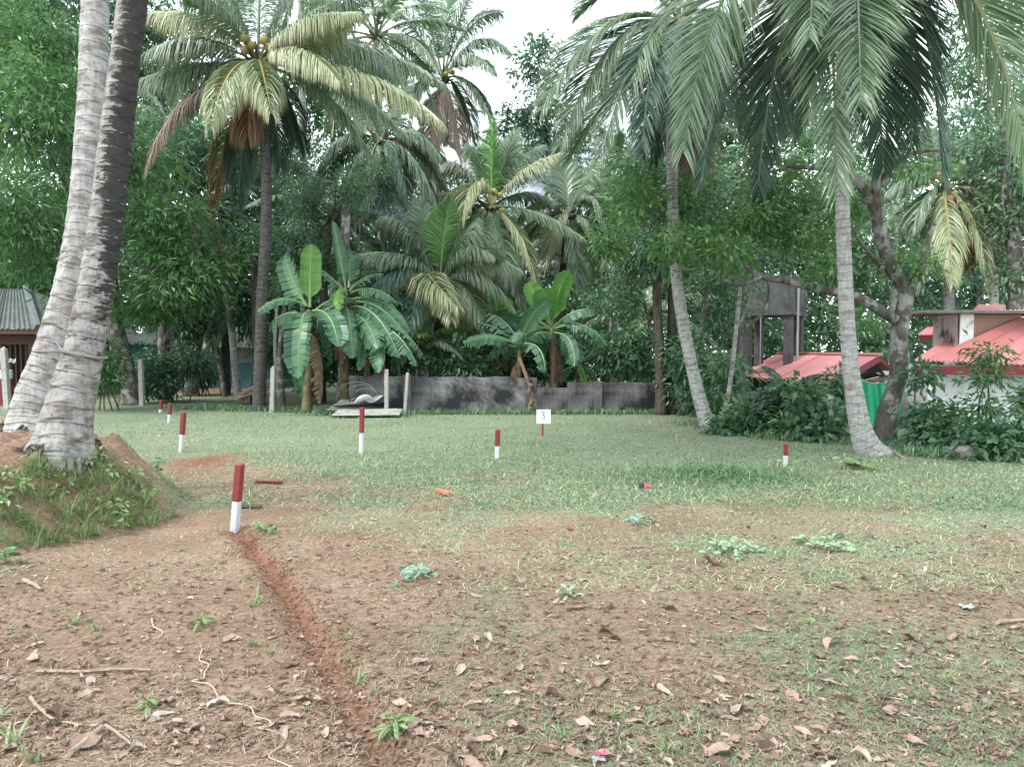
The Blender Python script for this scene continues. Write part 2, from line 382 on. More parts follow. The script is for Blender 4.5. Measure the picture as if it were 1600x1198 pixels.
g_col = np.stack([red_soil(XX, YY), grass_cover(XX, YY), sstep(.1, .5, mound_h(XX, YY))], -1)
m, n, b = new_mat('earth_and_cut_grass')
at = N(n, 'ShaderNodeAttribute', attribute_name='Col'); sp = n.nodes.new('ShaderNodeSeparateColor'); n.links.new(at.outputs['Color'], sp.inputs[0])
o = N(n, 'ShaderNodeTexCoord').outputs['Object']
nb = noise(n, o, 1.1, 5, .6); nf = noise(n, o, 26, 6, .7); nvf = noise(n, o, 120, 4, .7)
soil = ramp(n, nb, [(.30, (.205, .135, .092)), (.52, (.295, .205, .145)), (.72, (.38, .285, .215))])
soil = mixc(n, math_(n, 'MULTIPLY', ramp(n, nf, [(.42, (1, 1, 1)), (.58, (0, 0, 0))]), .60), soil, (.125, .076, .055))
soil = mixc(n, math_(n, 'MULTIPLY', ramp(n, nvf, [(.55, (0, 0, 0)), (.72, (1, 1, 1))]), .40), soil, (.46, .36, .30))
redc = ramp(n, nf, [(.32, (.12, .050, .030)), (.62, (.24, .105, .064))])
soil = mixc(n, math_(n, 'MULTIPLY', sp.outputs[0], .95), soil, redc)
gr = ramp(n, nf, [(.28, (.065, .09, .052)), (.50, (.19, .23, .15)), (.70, (.38, .42, .29))])
gr = mixc(n, math_(n, 'MULTIPLY', ramp(n, noise(n, o, .6, 4, .6), [(.40, (0, 0, 0)), (.66, (1, 1, 1))]), .45), gr, (.12, .17, .095))
gm = math_(n, 'ADD', sp.outputs[1], math_(n, 'MULTIPLY', math_(n, 'SUBTRACT', noise(n, o, 9, 6, .7), .5), 1.15))
gm = math_(n, 'ADD', gm, math_(n, 'MULTIPLY', math_(n, 'SUBTRACT', nvf, .5), .5))
gr = mixc(n, math_(n, 'MULTIPLY', math_(n, 'SUBTRACT', 1.0, sp.outputs[1], True), .55), gr, (.24, .20, .13))
c = mixc(n, ramp(n, gm, [(.40, (0, 0, 0)), (.74, (1, 1, 1))]), soil, gr)
n.links.new(c, b.inputs['Base Color']); b.inputs['Roughness'].default_value = .95; b.inputs['Specular IOR Level'].default_value = .15
bump(n, b, math_(n, 'ADD', nf, math_(n, 'MULTIPLY', nvf, .5)), 1.0, .02)
M['ground'] = m
nx, ny = len(gx), len(gy)
i = (np.arange(ny-1)[:, None]*nx + np.arange(nx-1)[None, :]).ravel()
ground = link('ground', mesh('ground', np.stack([XX, YY, gz(XX, YY)], -1), [np.stack([i, i+1, i+nx+1, i+nx], -1)], M['ground'], col=g_col, smooth=True))
tag(ground, kind='structure')

# ------------------------------------------------------------------ built things
M['wall'] = plain('mossy_render', (.185, .178, .178), .92, .6, 5, dirt=(.022, .022, .025), dscale=1.3, dlo=.40, dhi=.60, bmp=.6, bdist=.02)
M['conc'] = plain('weathered_concrete', (.105, .11, .108), .9, .35, 6, dirt=(.04, .043, .042), dscale=1.7, dlo=.45, dhi=.7)
M['post'] = plain('post_concrete', (.36, .35, .33), .9, .2, 18, dirt=(.16, .14, .12), dscale=7, dlo=.52, dhi=.75)
M['red_roof'] = plain('red_metal_sheet', (.52, .205, .20), .6, .10, 2.5, dirt=(.40, .18, .165), dscale=1.6, dlo=.55, dhi=.85, spec=.4, bmp=0)
M['maroon'] = plain('maroon_fascia', (.15, .022, .028), .6, .15, 3, bmp=0)
M['white_wall'] = plain('white_render', (.62, .63, .64), .85, .06, 3, dirt=(.36, .37, .37), dscale=2.2, dlo=.55, dhi=.8)
M['box_wall'] = plain('stained_white_render', (.66, .65, .65), .85, .06, 3, dirt=(.10, .11, .11), dscale=1.9, dlo=.52, dhi=.66)
M['peach'] = plain('peach_render', (.56, .33, .26), .85, .10, 3)
M['slab'] = plain('dark_slab', (.12, .115, .11), .9, .3, 4)
M['brown_wall'] = plain('brown_red_paint', (.105, .05, .042), .8, .15, 3)
M['dark'] = plain('dark_opening', (.012, .012, .013), .6, .2, 3, bmp=0)  # near-black colour; on the shed it stands in for interior shade
M['tile_roof'] = plain('old_roof_sheet', (.11, .13, .125), .9, .30, 5, dirt=(.075, .085, .08), dscale=2, dlo=.45, dhi=.7)
M['grey_house'] = plain('grey_white_wash', (.30, .33, .34), .9, .12, 2, dirt=(.14, .16, .16), dscale=1.5, dlo=.5, dhi=.8)
M['teal'] = plain('teal_paint', (.055, .16, .17), .8, .2, 3)
M['plank'] = plain('grey_plank', (.20, .20, .21), .9, .3, 9)
M['maroon_gate'] = plain('maroon_paint', (.19, .03, .035), .6, .15, 6, bmp=0)
M['white_paint'] = plain('white_paint', (.56, .58, .61), .6, .08, 14, dirt=(.30, .24, .20), dscale=16, dlo=.56, dhi=.74, bmp=.1)
M['red_paint'] = plain('dark_red_paint', (.19, .028, .034), .5, .12, 16, dirt=(.12, .03, .03), dscale=14, dlo=.55, dhi=.8, bmp=.15, spec=.4)
M['net'] = plain('green_shade_net', (.012, .27, .13), .7, .12, 8, dirt=(.02, .34, .19), dscale=2.5, dlo=.45, dhi=.7, bmp=.3)
M['wood'] = plain('raw_timber', (.26, .19, .14), .85, .25, 12)
M['orange_wood'] = plain('fresh_cut_timber', (.43, .19, .095), .75, .15, 20)
M['asb'] = plain('asbestos_sheet', (.30, .30, .27), .9, .2, 8, dirt=(.13, .125, .10), dscale=4, dlo=.45, dhi=.7)
M['white_sheet'] = plain('crumpled_sheet', (.30, .31, .31), .5, .06, 5, dirt=(.35, .37, .36), dscale=5, dlo=.5, dhi=.7)
M['wire'] = plain('old_wire', (.30, .29, .29), .6, .2, 20, bmp=0)
M['string'] = plain('pale_string', (.40, .315, .255), .85, .1, 30, bmp=0)
M['rope'] = plain('grey_rope', (.27, .255, .24), .85, .2, 30, bmp=0)
M['pink'] = plain('pink_plastic', (.62, .06, .14), .35, .1, 20, bmp=0, spec=.5)
M['black_plastic'] = plain('black_plastic', (.02, .02, .03), .4, .1, 20, bmp=0)
M['ink'] = plain('black_marker', (.03, .03, .035), .6, .1, 20, bmp=0)
M['pale_ink'] = plain('faded_pink_ink', (.60, .42, .44), .7, .15, 60, bmp=0)
M['sign_white'] = plain('white_board', (.78, .79, .81), .5, .02, 5, bmp=0)
M['pvc'] = plain('grey_pipe', (.34, .35, .36), .5, .1, 8, bmp=0)
M['rock'] = plain('grey_stone', (.30, .28, .26), .95, .25, 9, dirt=(.16, .15, .13), dscale=4)
M['husk'] = plain('coconut_husk', (.30, .27, .10), .6, .25, 6, dirt=(.22, .15, .07), dscale=3, bmp=.2)
M['husk_orange'] = plain('coconut_orange', (.30, .10, .045), .55, .2, 6, bmp=.1)

def corr_sheet(a, b_, c_, d_, period, amp, rows=2):
    """corrugated sheet a-b along the eave, d-c along the ridge; waves run up the slope"""
    a, b_, c_, d_ = [np.asarray(v, float) for v in (a, b_, c_, d_)]
    n_ = max(8, int(np.linalg.norm(b_-a)/period*6)); u = np.linspace(0, 1, n_)[:, None]
    nr = np.cross(b_-a, d_-a); nr = nr/np.linalg.norm(nr)
    nr = nr if nr[2] > 0 else -nr
    ph = np.linspace(0, np.linalg.norm(b_-a)/period*2*np.pi, n_)[:, None]
    e = a + (b_-a)*u + nr*amp*np.cos(ph); r = d_ + (c_-d_)*u + nr*amp*np.cos(ph)
    V = []
    for k in range(rows+1): V.append(e + (r-e)*k/rows)
    V = np.vstack(V); k = np.arange(n_-1); F = [np.stack([k+j*n_, k+1+j*n_, k+1+(j+1)*n_, k+(j+1)*n_], -1) for j in range(rows)]
    th = nr*.006
    V2 = np.vstack([V, V - th]); F = F + [f[:, ::-1] + len(V) for f in F]
    ed = np.stack([k+1, k, k+len(V), k+1+len(V)], -1)
    return V2, F + [ed]
def roof(parent, a, b_, c_, d_, nsh, mat, period=.12, amp=.022, name='roof_sheet'):
    a, b_, c_, d_ = [np.asarray(v, float) for v in (a, b_, c_, d_)]
    for k in range(nsh):
        u0, u1 = k/nsh, (k+1)/nsh + (.006 if k < nsh-1 else 0)
        V, F = corr_sheet(a+(b_-a)*u0, a+(b_-a)*u1, d_+(c_-d_)*u1, d_+(c_-d_)*u0, period, amp)
        V = V + np.array([0, 0, .004*(k % 2)])
        link(name, mesh(name, V - wloc(parent), F, mat), parent)

# ---- boundary wall with its gap
rng = np.random.RandomState(3)
wy = 19.6
WX = lambda px: (px-CXP)/FPX*wy
WZ = lambda py: CAMH - (py-HOR)/FPX*wy
bw = thing('boundary_wall', 'long low blackened cement wall with a broken notch, behind the numbered board', 'wall', (WX(700), wy, 0))
def wall_piece(x0, x1, z0, z1, name):
    k = max(2, int(abs(x1-x0)/.12)); xs = np.linspace(x0, x1, k); zs = np.linspace(z0, z1, k) + rng.uniform(-.022, .022, k)
    prof = [(x0, wy, -.3)] + [(x, wy, z) for x, z in zip(xs, zs)] + [(x1, wy, -.3)]
    MB().poly(prof, (0, .16, 0)).build(name, M['wall'], bw, (x0, wy, 0))
wall_piece(WX(545), WX(632), WZ(587), WZ(587), 'wall_section')
wall_piece(WX(632)+.003, WX(839), WZ(588), WZ(590), 'wall_section')
wall_piece(WX(839)+.003, WX(887), WZ(605), WZ(606), 'wall_section')
wall_piece(WX(887)+.003, WX(935), WZ(598), WZ(597), 'wall_section')
wall_piece(WX(935)+.003, WX(1050), WZ(597), WZ(599), 'wall_section')
for px in (636, 935, 1040):
    zp = WZ(586 if px < 700 else 596); MB().box((WX(px), wy+.06, zp/2-.15), (.2, .26, zp+.3), bev=.01).build('pillar', M['wall'], bw, (WX(px), wy, 0))

# ---- fence posts
def fence_post(px0, pyt, pxb, pyb, d, w, label, cap=True):
    t = P(px0, pyt, d); bt = P(pxb, pyb, d); bt[2] = min(bt[2], float(gz(bt[0], bt[1]))) - .05
    ax = t - bt; L = np.linalg.norm(ax); z = ax/L; x = nrm(np.cross([0, 1., 0], z)); y = np.cross(z, x)
    R = np.stack([x, y, z], 1); q = MB().box(bt + ax/2, (w, w, L), M=R, bev=.012)
    r = thing('fence_post', label, 'post', bt, 'concrete fence posts along the plot edge'); q.build('shaft', M['post'], r, bt)
    if cap:
        k = MB(); V = np.array([[-1, -1, 0], [1, -1, 0], [1, 1, 0], [-1, 1, 0], [0, 0, 1.3]])*w*.5*.92
        k.add(V @ R.T + t, [np.array([[0, 1, 4], [1, 2, 4], [2, 3, 4], [3, 0, 4]])]); k.build('pointed_top', M['post'], r, t)
    return r
fence_post(6, 546, 12, 632, 21.0, .15, 'pale concrete post in front of the brown house, leftmost of the fence posts')
fence_post(220, 565, 222, 634, 22.2, .125, 'concrete fence post right of the leaning grey trunk on the grass edge')
fence_post(427, 575, 425, 642, 19.7, .11, 'thin concrete fence post with rusty foot left of the banana clump')
fence_post(604, 577, 604, 628, 19.0, .10, 'short concrete post standing behind the heap of roofing sheets', False)
fence_post(637, 582, 632, 627, 19.2, .075, 'slim leaning concrete post against the left end of the dark wall', False)
fence_post(1297, 616, 1296, 690, 13.6, .11, 'grey post half hidden in the shrubs left of the curved palm', False)

# ---- left brown house
hd = 25.0
hb = P(-60, 628, hd)
lh = thing('brown_house', 'brown house with grey weathered roof at the plot edge, behind the two big palms', 'house', (hb[0], hb[1], 0))
x0 = P(-190, 0, hd)[0]; x1 = P(66, 0, hd)[0]; zt = P(0, 514, hd)[2]
xw0, xw1 = P(3, 0, hd)[0], P(44, 0, hd)[0]; zw0, zw1 = P(0, 604, hd)[2], P(0, 538, hd)[2]
q = MB(); T = .18
q.box(((x0+xw0)/2, hd+T/2, zt/2-.1), (xw0-x0, T, zt+.2)); q.box(((x1+xw1)/2, hd+T/2, zt/2-.1), (x1-xw1, T, zt+.2))
q.box(((xw0+xw1)/2, hd+T/2, (zw0-.2)/2), (xw1-xw0, T, zw0+.2)); q.box(((xw0+xw1)/2, hd+T/2, (zw1+zt)/2), (xw1-xw0, T, zt-zw1))
q.box((x1-T/2, hd+2.6+T, zt/2-.1), (T, 5.2, zt+.2))
q.build('wall', M['brown_wall'], lh, (hb[0], hd, 0))
win = MB().box(((xw0+xw1)/2, hd+.14, (zw0+zw1)/2), (xw1-xw0-.01, .04, zw1-zw0-.01)).build('window', M['dark'], lh, ((xw0+xw1)/2, hd+.1, (zw0+zw1)/2))
for k in range(5):
    xx = xw0 + (xw1-xw0)*(k+.5)/5; MB().box((xx, hd+.07, (zw0+zw1)/2), (.04, .05, zw1-zw0)).build('window_bar', M['brown_wall'], win, (xx, hd+.07, (zw0+zw1)/2))
ov = .55
e0 = np.array([x0-1, hd-ov, zt-.02]); e1 = np.array([x1+ov-.3, hd-ov, zt-.02]); rz_ = P(-60, 452, hd+3.4)[2]
roof(lh, e0, e1, [x1-2.6, hd+3.4, rz_], [x0-1, hd+3.4, rz_], 5, M['tile_roof'], .17, .03)
roof(lh, e1+np.array([0, .006, 0]), [x1+ov-.3, hd+6, zt-.02], [x1-2.6, hd+3.6, rz_], [x1-2.6, hd+3.4, rz_], 5, M['tile_roof'], .17, .03)
q = MB(); hp = np.linspace(0, 1, 9)[:, None]; line = e1 + (np.array([x1-2.6, hd+3.4, rz_+.02])-e1)*hp + [0, 0, .06]
q.tube(line, .11, 6); q.build('ridge_cap', M['tile_roof'], lh, e1)
q = MB().box(((x0+x1)/2, hd-ov+.05, zt-.10), (x1-x0+.6, .04, .15)); q.build('fascia', M['brown_wall'], lh, (hb[0], hd-ov, zt))
# small white awning with a scalloped edge, and the low maroon and white wall below it
ad = 22.6; aw = thing('window_awning', 'small white awning with wavy edge on the brown house beside the post', 'awning', P(8, 562, ad))
V, F = corr_sheet(P(-60, 568, ad), P(25, 566, ad), P(25, 561, ad+.5), P(-60, 561, ad+.5), .16, .03); link('awning_sheet', mesh('awning_sheet', V-wloc(aw), F, M['white_sheet']), aw)
MB().tube([P(-60, 563, ad+.25), P(22, 562, ad+.25)], .02, 6).build('rail', M['wire'], aw, P(-20, 563, ad+.25))
g_ = P(-30, 630, 22.2); gw = thing('low_garden_wall', 'low maroon wall with a white top band at the photo edge', 'wall', (g_[0], g_[1], 0))
xa, xb = P(-80, 0, 22.2)[0], P(15, 0, 22.2)[0]; zc = P(0, 592, 22.2)[2]; zt2 = P(0, 578, 22.2)[2]
MB().box(((xa+xb)/2, 22.3, zc/2-.1), (xb-xa, .14, zc+.2), bev=.01).build('painted_base', M['maroon_gate'], gw, (xa, 22.3, 0))
MB().box(((xa+xb)/2, 22.3, (zc+zt2)/2+.002), (xb-xa-.02, .12, zt2-zc), bev=.01).build('white_band', M['white_paint'], gw, (xa, 22.3, zc))

# ---- low house behind the trees, and the plank fence
bd = 33.0; bx0, bx1 = P(255, 0, bd)[0], P(440, 0, bd)[0]
bh = thing('teal_house', 'low grey and teal house with an old roof in deep shade behind the trunks', 'house', ((bx0+bx1)/2, bd, 0))
zb, zm, ze = -.2, P(0, 566, bd)[2], P(0, 541, bd)[2]
MB().box(((bx0+bx1)/2, bd+1.5, (zb+zm)/2), (bx1-bx0+.01, 3.01, zm-zb)).build('teal_band', M['teal'], bh, ((bx0+bx1)/2, bd, 0))
MB().box(((bx0+bx1)/2, bd+1.5, (zm+ze)/2+.1), (bx1-bx0, 3, ze-zm+.2)).build('wall', M['grey_house'], bh, ((bx0+bx1)/2, bd, zm))
rt = P(0, 478, bd+2)[2]
roof(bh, [bx0-.4, bd-.6, ze-.05], [bx1+.4, bd-.6, ze-.05], [bx1+.2, bd+1.8, rt], [bx0-.2, bd+1.8, rt], 6, M['tile_roof'], .18, .03)
MB().box((P(300, 0, bd)[0], bd-.02, P(0, 575, bd)[2]), (.75, .05, 1.4)).build('door', M['dark'], bh, (P(300, 0, bd)[0], bd, 0))
pf = thing('plank_fence', 'grey upright plank fence behind the leaning trunk', 'fence', P(186, 612, 28.5))
for k in range(9):
    xx = P(152 + k*7.6, 0, 28.5)[0]; zz = P(0, 578 + rng.uniform(-5, 5), 28.5)[2]
    MB().box((xx, 28.5, zz/2-.05), (.165, .025, zz+.1), rz=rng.uniform(-.05, .05)).build('plank', M['plank'], pf, (xx, 28.5, 0))
MB().box((P(183, 0, 28.5)[0], 28.54, .75), (1.7, .04, .09)).build('rail', M['plank'], pf, (P(183, 0, 28.5)[0], 28.54, .75))
ts = P(200, 578, 31); tsh = thing('teal_shed', 'bright teal boarded shed glimpsed between the leaning trunk and plank fence', 'shed', (ts[0], 31, 0))
MB().box((ts[0], 31.6, .9), (1.9, 1.2, 1.9)).build('wall', M['teal'], tsh, (ts[0], 31, 0))
roof(tsh, [ts[0]-1.1, 30.8, 1.9], [ts[0]+1.1, 30.8, 1.9], [ts[0]+1.1, 32.3, 2.35], [ts[0]-1.1, 32.3, 2.35], 3, M['tile_roof'], .17, .03)
for k in range(7): MB().box((ts[0]-.86+k*.285, 30.985, .9), (.27, .03, 1.8)).build('plank', M['teal'], tsh, (ts[0]-.86+k*.285, 30.985, .9))

# ---- concrete water tower
td = 22.0; tcx = P(1225, 0, td)[0]; tang = -math.atan2(.82, 1.22); s_ = 1.50
zt0, zt1 = P(0, 487, td)[2], P(0, 432, td)[2]
wt = thing('water_tower', 'square grey concrete water tank raised on four dark pillars', 'water tower', (tcx, td+.9, -1.4))
ca, sa = math.cos(tang), math.sin(tang); R2 = np.array([[ca, -sa, 0], [sa, ca, 0], [0, 0, 1]])
ctr = np.array([tcx, td+.95, 0])
q = MB(); th_ = .10
for sx in (-1, 1):
    q.box(ctr + R2 @ np.array([sx*(s_/2-th_/2), 0, (zt0+zt1)/2]), (th_, s_, zt1-zt0), rz=tang, bev=.008)
    q.box(ctr + R2 @ np.array([0, sx*(s_/2-th_/2), (zt0+zt1)/2]), (s_-2*th_-.004, th_, zt1-zt0), rz=tang, bev=.008)
q.box(ctr + np.array([0, 0, zt0+.06]), (s_-.21, s_-.21, .1), rz=tang)
q.build('tank', M['conc'], wt, ctr + [0, 0, zt0])
MB().box(ctr + np.array([0, 0, zt0-.05]), (s_+.10, s_+.10, .096), rz=tang, bev=.01).build('base_slab', M['conc'], wt, ctr + [0, 0, zt0])
for sx in (-1, 1):
    for sy in (-1, 1):
        c0 = ctr + R2 @ np.array([sx*(s_/2-.16), sy*(s_/2-.16), 0])
        MB().box(c0 + np.array([0, 0, (zt0-.1-1.6)/2]), (.23, .23, zt0-.1+1.6), rz=tang, bev=.015).build('pillar', M['conc'], wt, c0)
for k, o_ in enumerate((.0, .07)):
    c0 = ctr + R2 @ np.array([s_/2+.06, -s_/2+.25+o_*1.6, 0]); MB().tube([c0+[0, 0, -1.4], c0+[0, 0, zt1-.1]], .022, 8).build('pipe', M['pvc'], wt, c0)
c0 = ctr + R2 @ np.array([-.15, -s_/2-.03, 0]); MB().tube([c0+[0, 0, -1.4], c0+[0, 0, zt0]], .018, 8).build('pipe', M['pvc'], wt, c0)

# ---- open shed with a red roof, and the green net
sh = thing('open_shed', 'open timber shed with gabled red sheet roof beyond the curved palm', 'shed', (8.6, 22, -1.4))
rA = P(1374, 556, 18.6); rB = P(1215, 553, 24.5)          # ridge: front, back
eL = P(1297, 601, 17.6); dv = rB - rA; eLb = eL + dv; eR = P(1398, 580, 20.2); eRb = eR + dv
roof(sh, eL, eLb, rB, rA, 6, M['red_roof'], .10, .014)
roof(sh, eRb, eR, rA, rB, 6, M['red_roof'], .10, .014)
for a_, b_ in ((eL, rA), (eR, rA)):
    q = MB(); ax = b_-a_; L = np.linalg.norm(ax); x = ax/L; y = nrm(dv); z = np.cross(x, y); RR = np.stack([x, y, z], 1)
    q.box((a_+b_)/2 - y*.03 + np.array([0, 0, -.06]), (L+.04, .03, .15), M=RR); q.build('barge_board', M['maroon'], sh, (a_+b_)/2)
MB().poly([eL+dv*.05+[.08, 0, -.1], eR+dv*.05+[-.08, 0, -.1], rA+dv*.05+[0, 0, -.06]], dv/np.linalg.norm(dv)*.04).build('gable_shade_sheet', M['dark'], sh, rA)  # added black sheet: paints the shade inside the open gable
q = MB(); q.tube([rA+[0, 0, .03], rB+[0, 0, .03]], .05, 6); q.build('ridge_cap', M['red_roof'], sh, rA)
q = MB(); q.tube([eL+[.1, .1, -.15], eR+[-.1, .1, -.15]], .06, 6); q.build('tie_beam', M['wood'], sh, eL)
for e in (eL, eR, eLb, eRb):
    c0 = e + nrm((rA+rB)/2 - e)*.25; MB().box((c0[0], c0[1]+.15, (e[2]-.1-1.5)/2), (.11, .11, e[2]-.1+1.5)).build('corner_post', M['wood'], sh, c0)
MB().box((rB+[0, .3, 0]) + np.array([0, 0, -1.6]), (3.2, .08, 3.0)).build('rear_shade_sheet', M['dark'], sh, rB)  # added black backing so the open shed's inside reads as shaded
for k in range(4):
    f = .2+.2*k; a_, b_ = eL+dv*f+[0, 0, -.05], rA+dv*f+[0, 0, -.05]; MB().tube([a_, b_], .035, 5).build('rafter', M['wood'], sh, a_)
nd = 15.6
net = thing('shade_net', 'bright green shade net hung under the red shed roof beside the forked trunk', 'net', P(1370, 680, nd))
def net_sheet(pts_top, pts_bot, d0, d1, k=26, r=12):
    V = []; ii = np.linspace(0, 1, k)
    for j in range(r+1):
        v = j/r
        for u in ii:
            tx = np.interp(u, np.linspace(0, 1, len(pts_top)), [p[0] for p in pts_top]); ty = np.interp(u, np.linspace(0, 1, len(pts_top)), [p[1] for p in pts_top])
            bx = np.interp(u, np.linspace(0, 1, len(pts_bot)), [p[0] for p in pts_bot]); by = np.interp(u, np.linspace(0, 1, len(pts_bot)), [p[1] for p in pts_bot])
            fold = .06*math.sin(u*19+v*2)*(.3+v) + .03*math.sin(u*41+1)
            V.append(P(tx+(bx-tx)*v, ty+(by-ty)*v, d0+(d1-d0)*u+fold))
    V = np.array(V); a = (np.arange(r)[:, None]*k+np.arange(k-1)[None, :]).ravel()
    return V, [np.stack([a, a+1, a+k+1, a+k], -1)]
V, F = net_sheet([(1336, 592), (1362, 600), (1385, 597), (1412, 598)], [(1345, 684), (1372, 682), (1390, 684), (1406, 660)], nd, nd+.5)
link('net_sheet', mesh('net_sheet', V-wloc(net), F, M['net'], smooth=True), net)
MB().tube([P(1334, 591, nd), P(1362, 599, nd+.2), P(1414, 597, nd+.5)], .012, 6).build('top_rope', M['rope'], net, P(1336, 592, nd))

# ---- house with the pink-red roof
rd = 18.6
rh = thing('red_roof_house', 'white house with faded red corrugated roof behind the hedge', 'house', (P(1540, 0, rd)[0], rd, -1.4))
e0 = P(1428, 563, rd); e1 = P(1800, 578, rd-.4); r0 = P(1600, 482, rd+3.6); r0 = P(1545, 486, rd+3.6); r1 = P(1860, 470, rd+3.4)
hipx = P(1500, 512, rd+2.4)
roof(rh, e0, e1, r1, r0, 9, M['red_roof'], .115, .018)
q = MB(); q.box(((e0[0]+e1[0])/2, rd-.18, (e0[2]+e1[2])/2-.13), (e1[0]-e0[0], .05, .20)); q.build('fascia', M['maroon'], rh, e0)
zc0 = -1.6; zt_ = e0[2]-.12
q = MB().box(((e0[0]+.75+e1[0])/2, rd+.5, (zc0+zt_)/2), (e1[0]-e0[0]-.75, .2, zt_-zc0)); q.box((e0[0]+.85, rd+3.0, (zc0+zt_)/2), (.2, 4.8, zt_-zc0)); q.build('wall', M['white_wall'], rh, e0)
wv = P(1566, 590, rd+.4); MB().box(wv, (.30, .03, .045)).build('vent_slot', M['dark'], rh, wv)
wv = P(1572, 640, rd+.4); MB().box((wv[0]+.3, rd+.39, -.45), (1.1, .04, 1.3)).build('shutter', M['white_paint'], rh, wv)
c0 = P(1450, 600, rd+.2); MB().box((c0[0], rd+.15, (zc0+zt_)/2), (.13, .13, zt_-zc0), bev=.01).build('veranda_post', M['white_wall'], rh, c0)
roof(rh, P(1446, 562, rd+.02), P(1800, 577, rd-.35), P(1800, 478, rd+2.0), P(1592, 497, rd+.98), 8, M['red_roof'], .115, .018)
# raised box with slab on the roof
bx0_, bx1_ = P(1499, 0, rd+.75)[0], P(1520, 0, rd+.75)[0]; bz1 = P(0, 491, rd+.8)[2]; bz0 = P(0, 545, rd+.8)[2]
MB().box(((bx0_+bx1_)/2, rd+.75+.05, (bz0+bz1)/2-.1), (bx1_-bx0_, .1, bz1-bz0+.2)).build('box_wall', M['box_wall'], rh, (bx0_, rd+.7, bz0))
MB().box((bx0_+.05, rd+1.40, (bz0+bz1)/2-.1), (.1, 1.2-.004, bz1-bz0+.196)).build('box_wall', M['box_wall'], rh, (bx0_, rd+.7, bz0))
bx2_ = P(1592, 0, rd+1.1)[0]
MB().box(((bx1_+bx2_)/2+.003, rd+1.12, (bz0+bz1)/2-.1), (bx2_-bx1_, .1, bz1-bz0+.196)).build('peach_wall', M['peach'], rh, (bx1_, rd+1, bz0))
MB().box(((P(1446, 0, rd+.7)[0]+bx2_)/2+.3, rd+1.45, bz1+.045), (bx2_-P(1446, 0, rd+.7)[0]+.8, 1.8, .085), bev=.015).build('flat_slab', M['slab'], rh, (bx0_, rd+1, bz1))
MB().box(((bx0_+bx1_)/2, rd+.72, bz0-.02), (bx1_-bx0_+.06, .05, .12)).build('flashing', M['maroon'], rh, (bx0_, rd+.7, bz0))
q = MB(); a_ = P(1512, 540, rd+.72); b_ = P(1590, 500, rd+1.04); q.tube([a_, b_], .07, 6); q.build('flashing', M['maroon'], rh, a_)
# rear roofs
roof(rh, P(1434, 523, rd+3.6), P(1478, 523, rd+3.6), P(1478, 509, rd+4.6), P(1450, 511, rd+4.6), 2, M['red_roof'], .115, .02)
MB().box((P(1456, 0, rd+3.5)[0], rd+3.55, P(0, 528, rd+3.5)[2]), (.68, .04, .16)).build('fascia', M['maroon'], rh, P(1456, 528, rd+3.5))
roof(rh, P(1512, 492, rd+6), P(1900, 488, rd+6), P(1900, 470, rd+9), P(1530, 476, rd+9), 6, M['red_roof'], .115, .02)

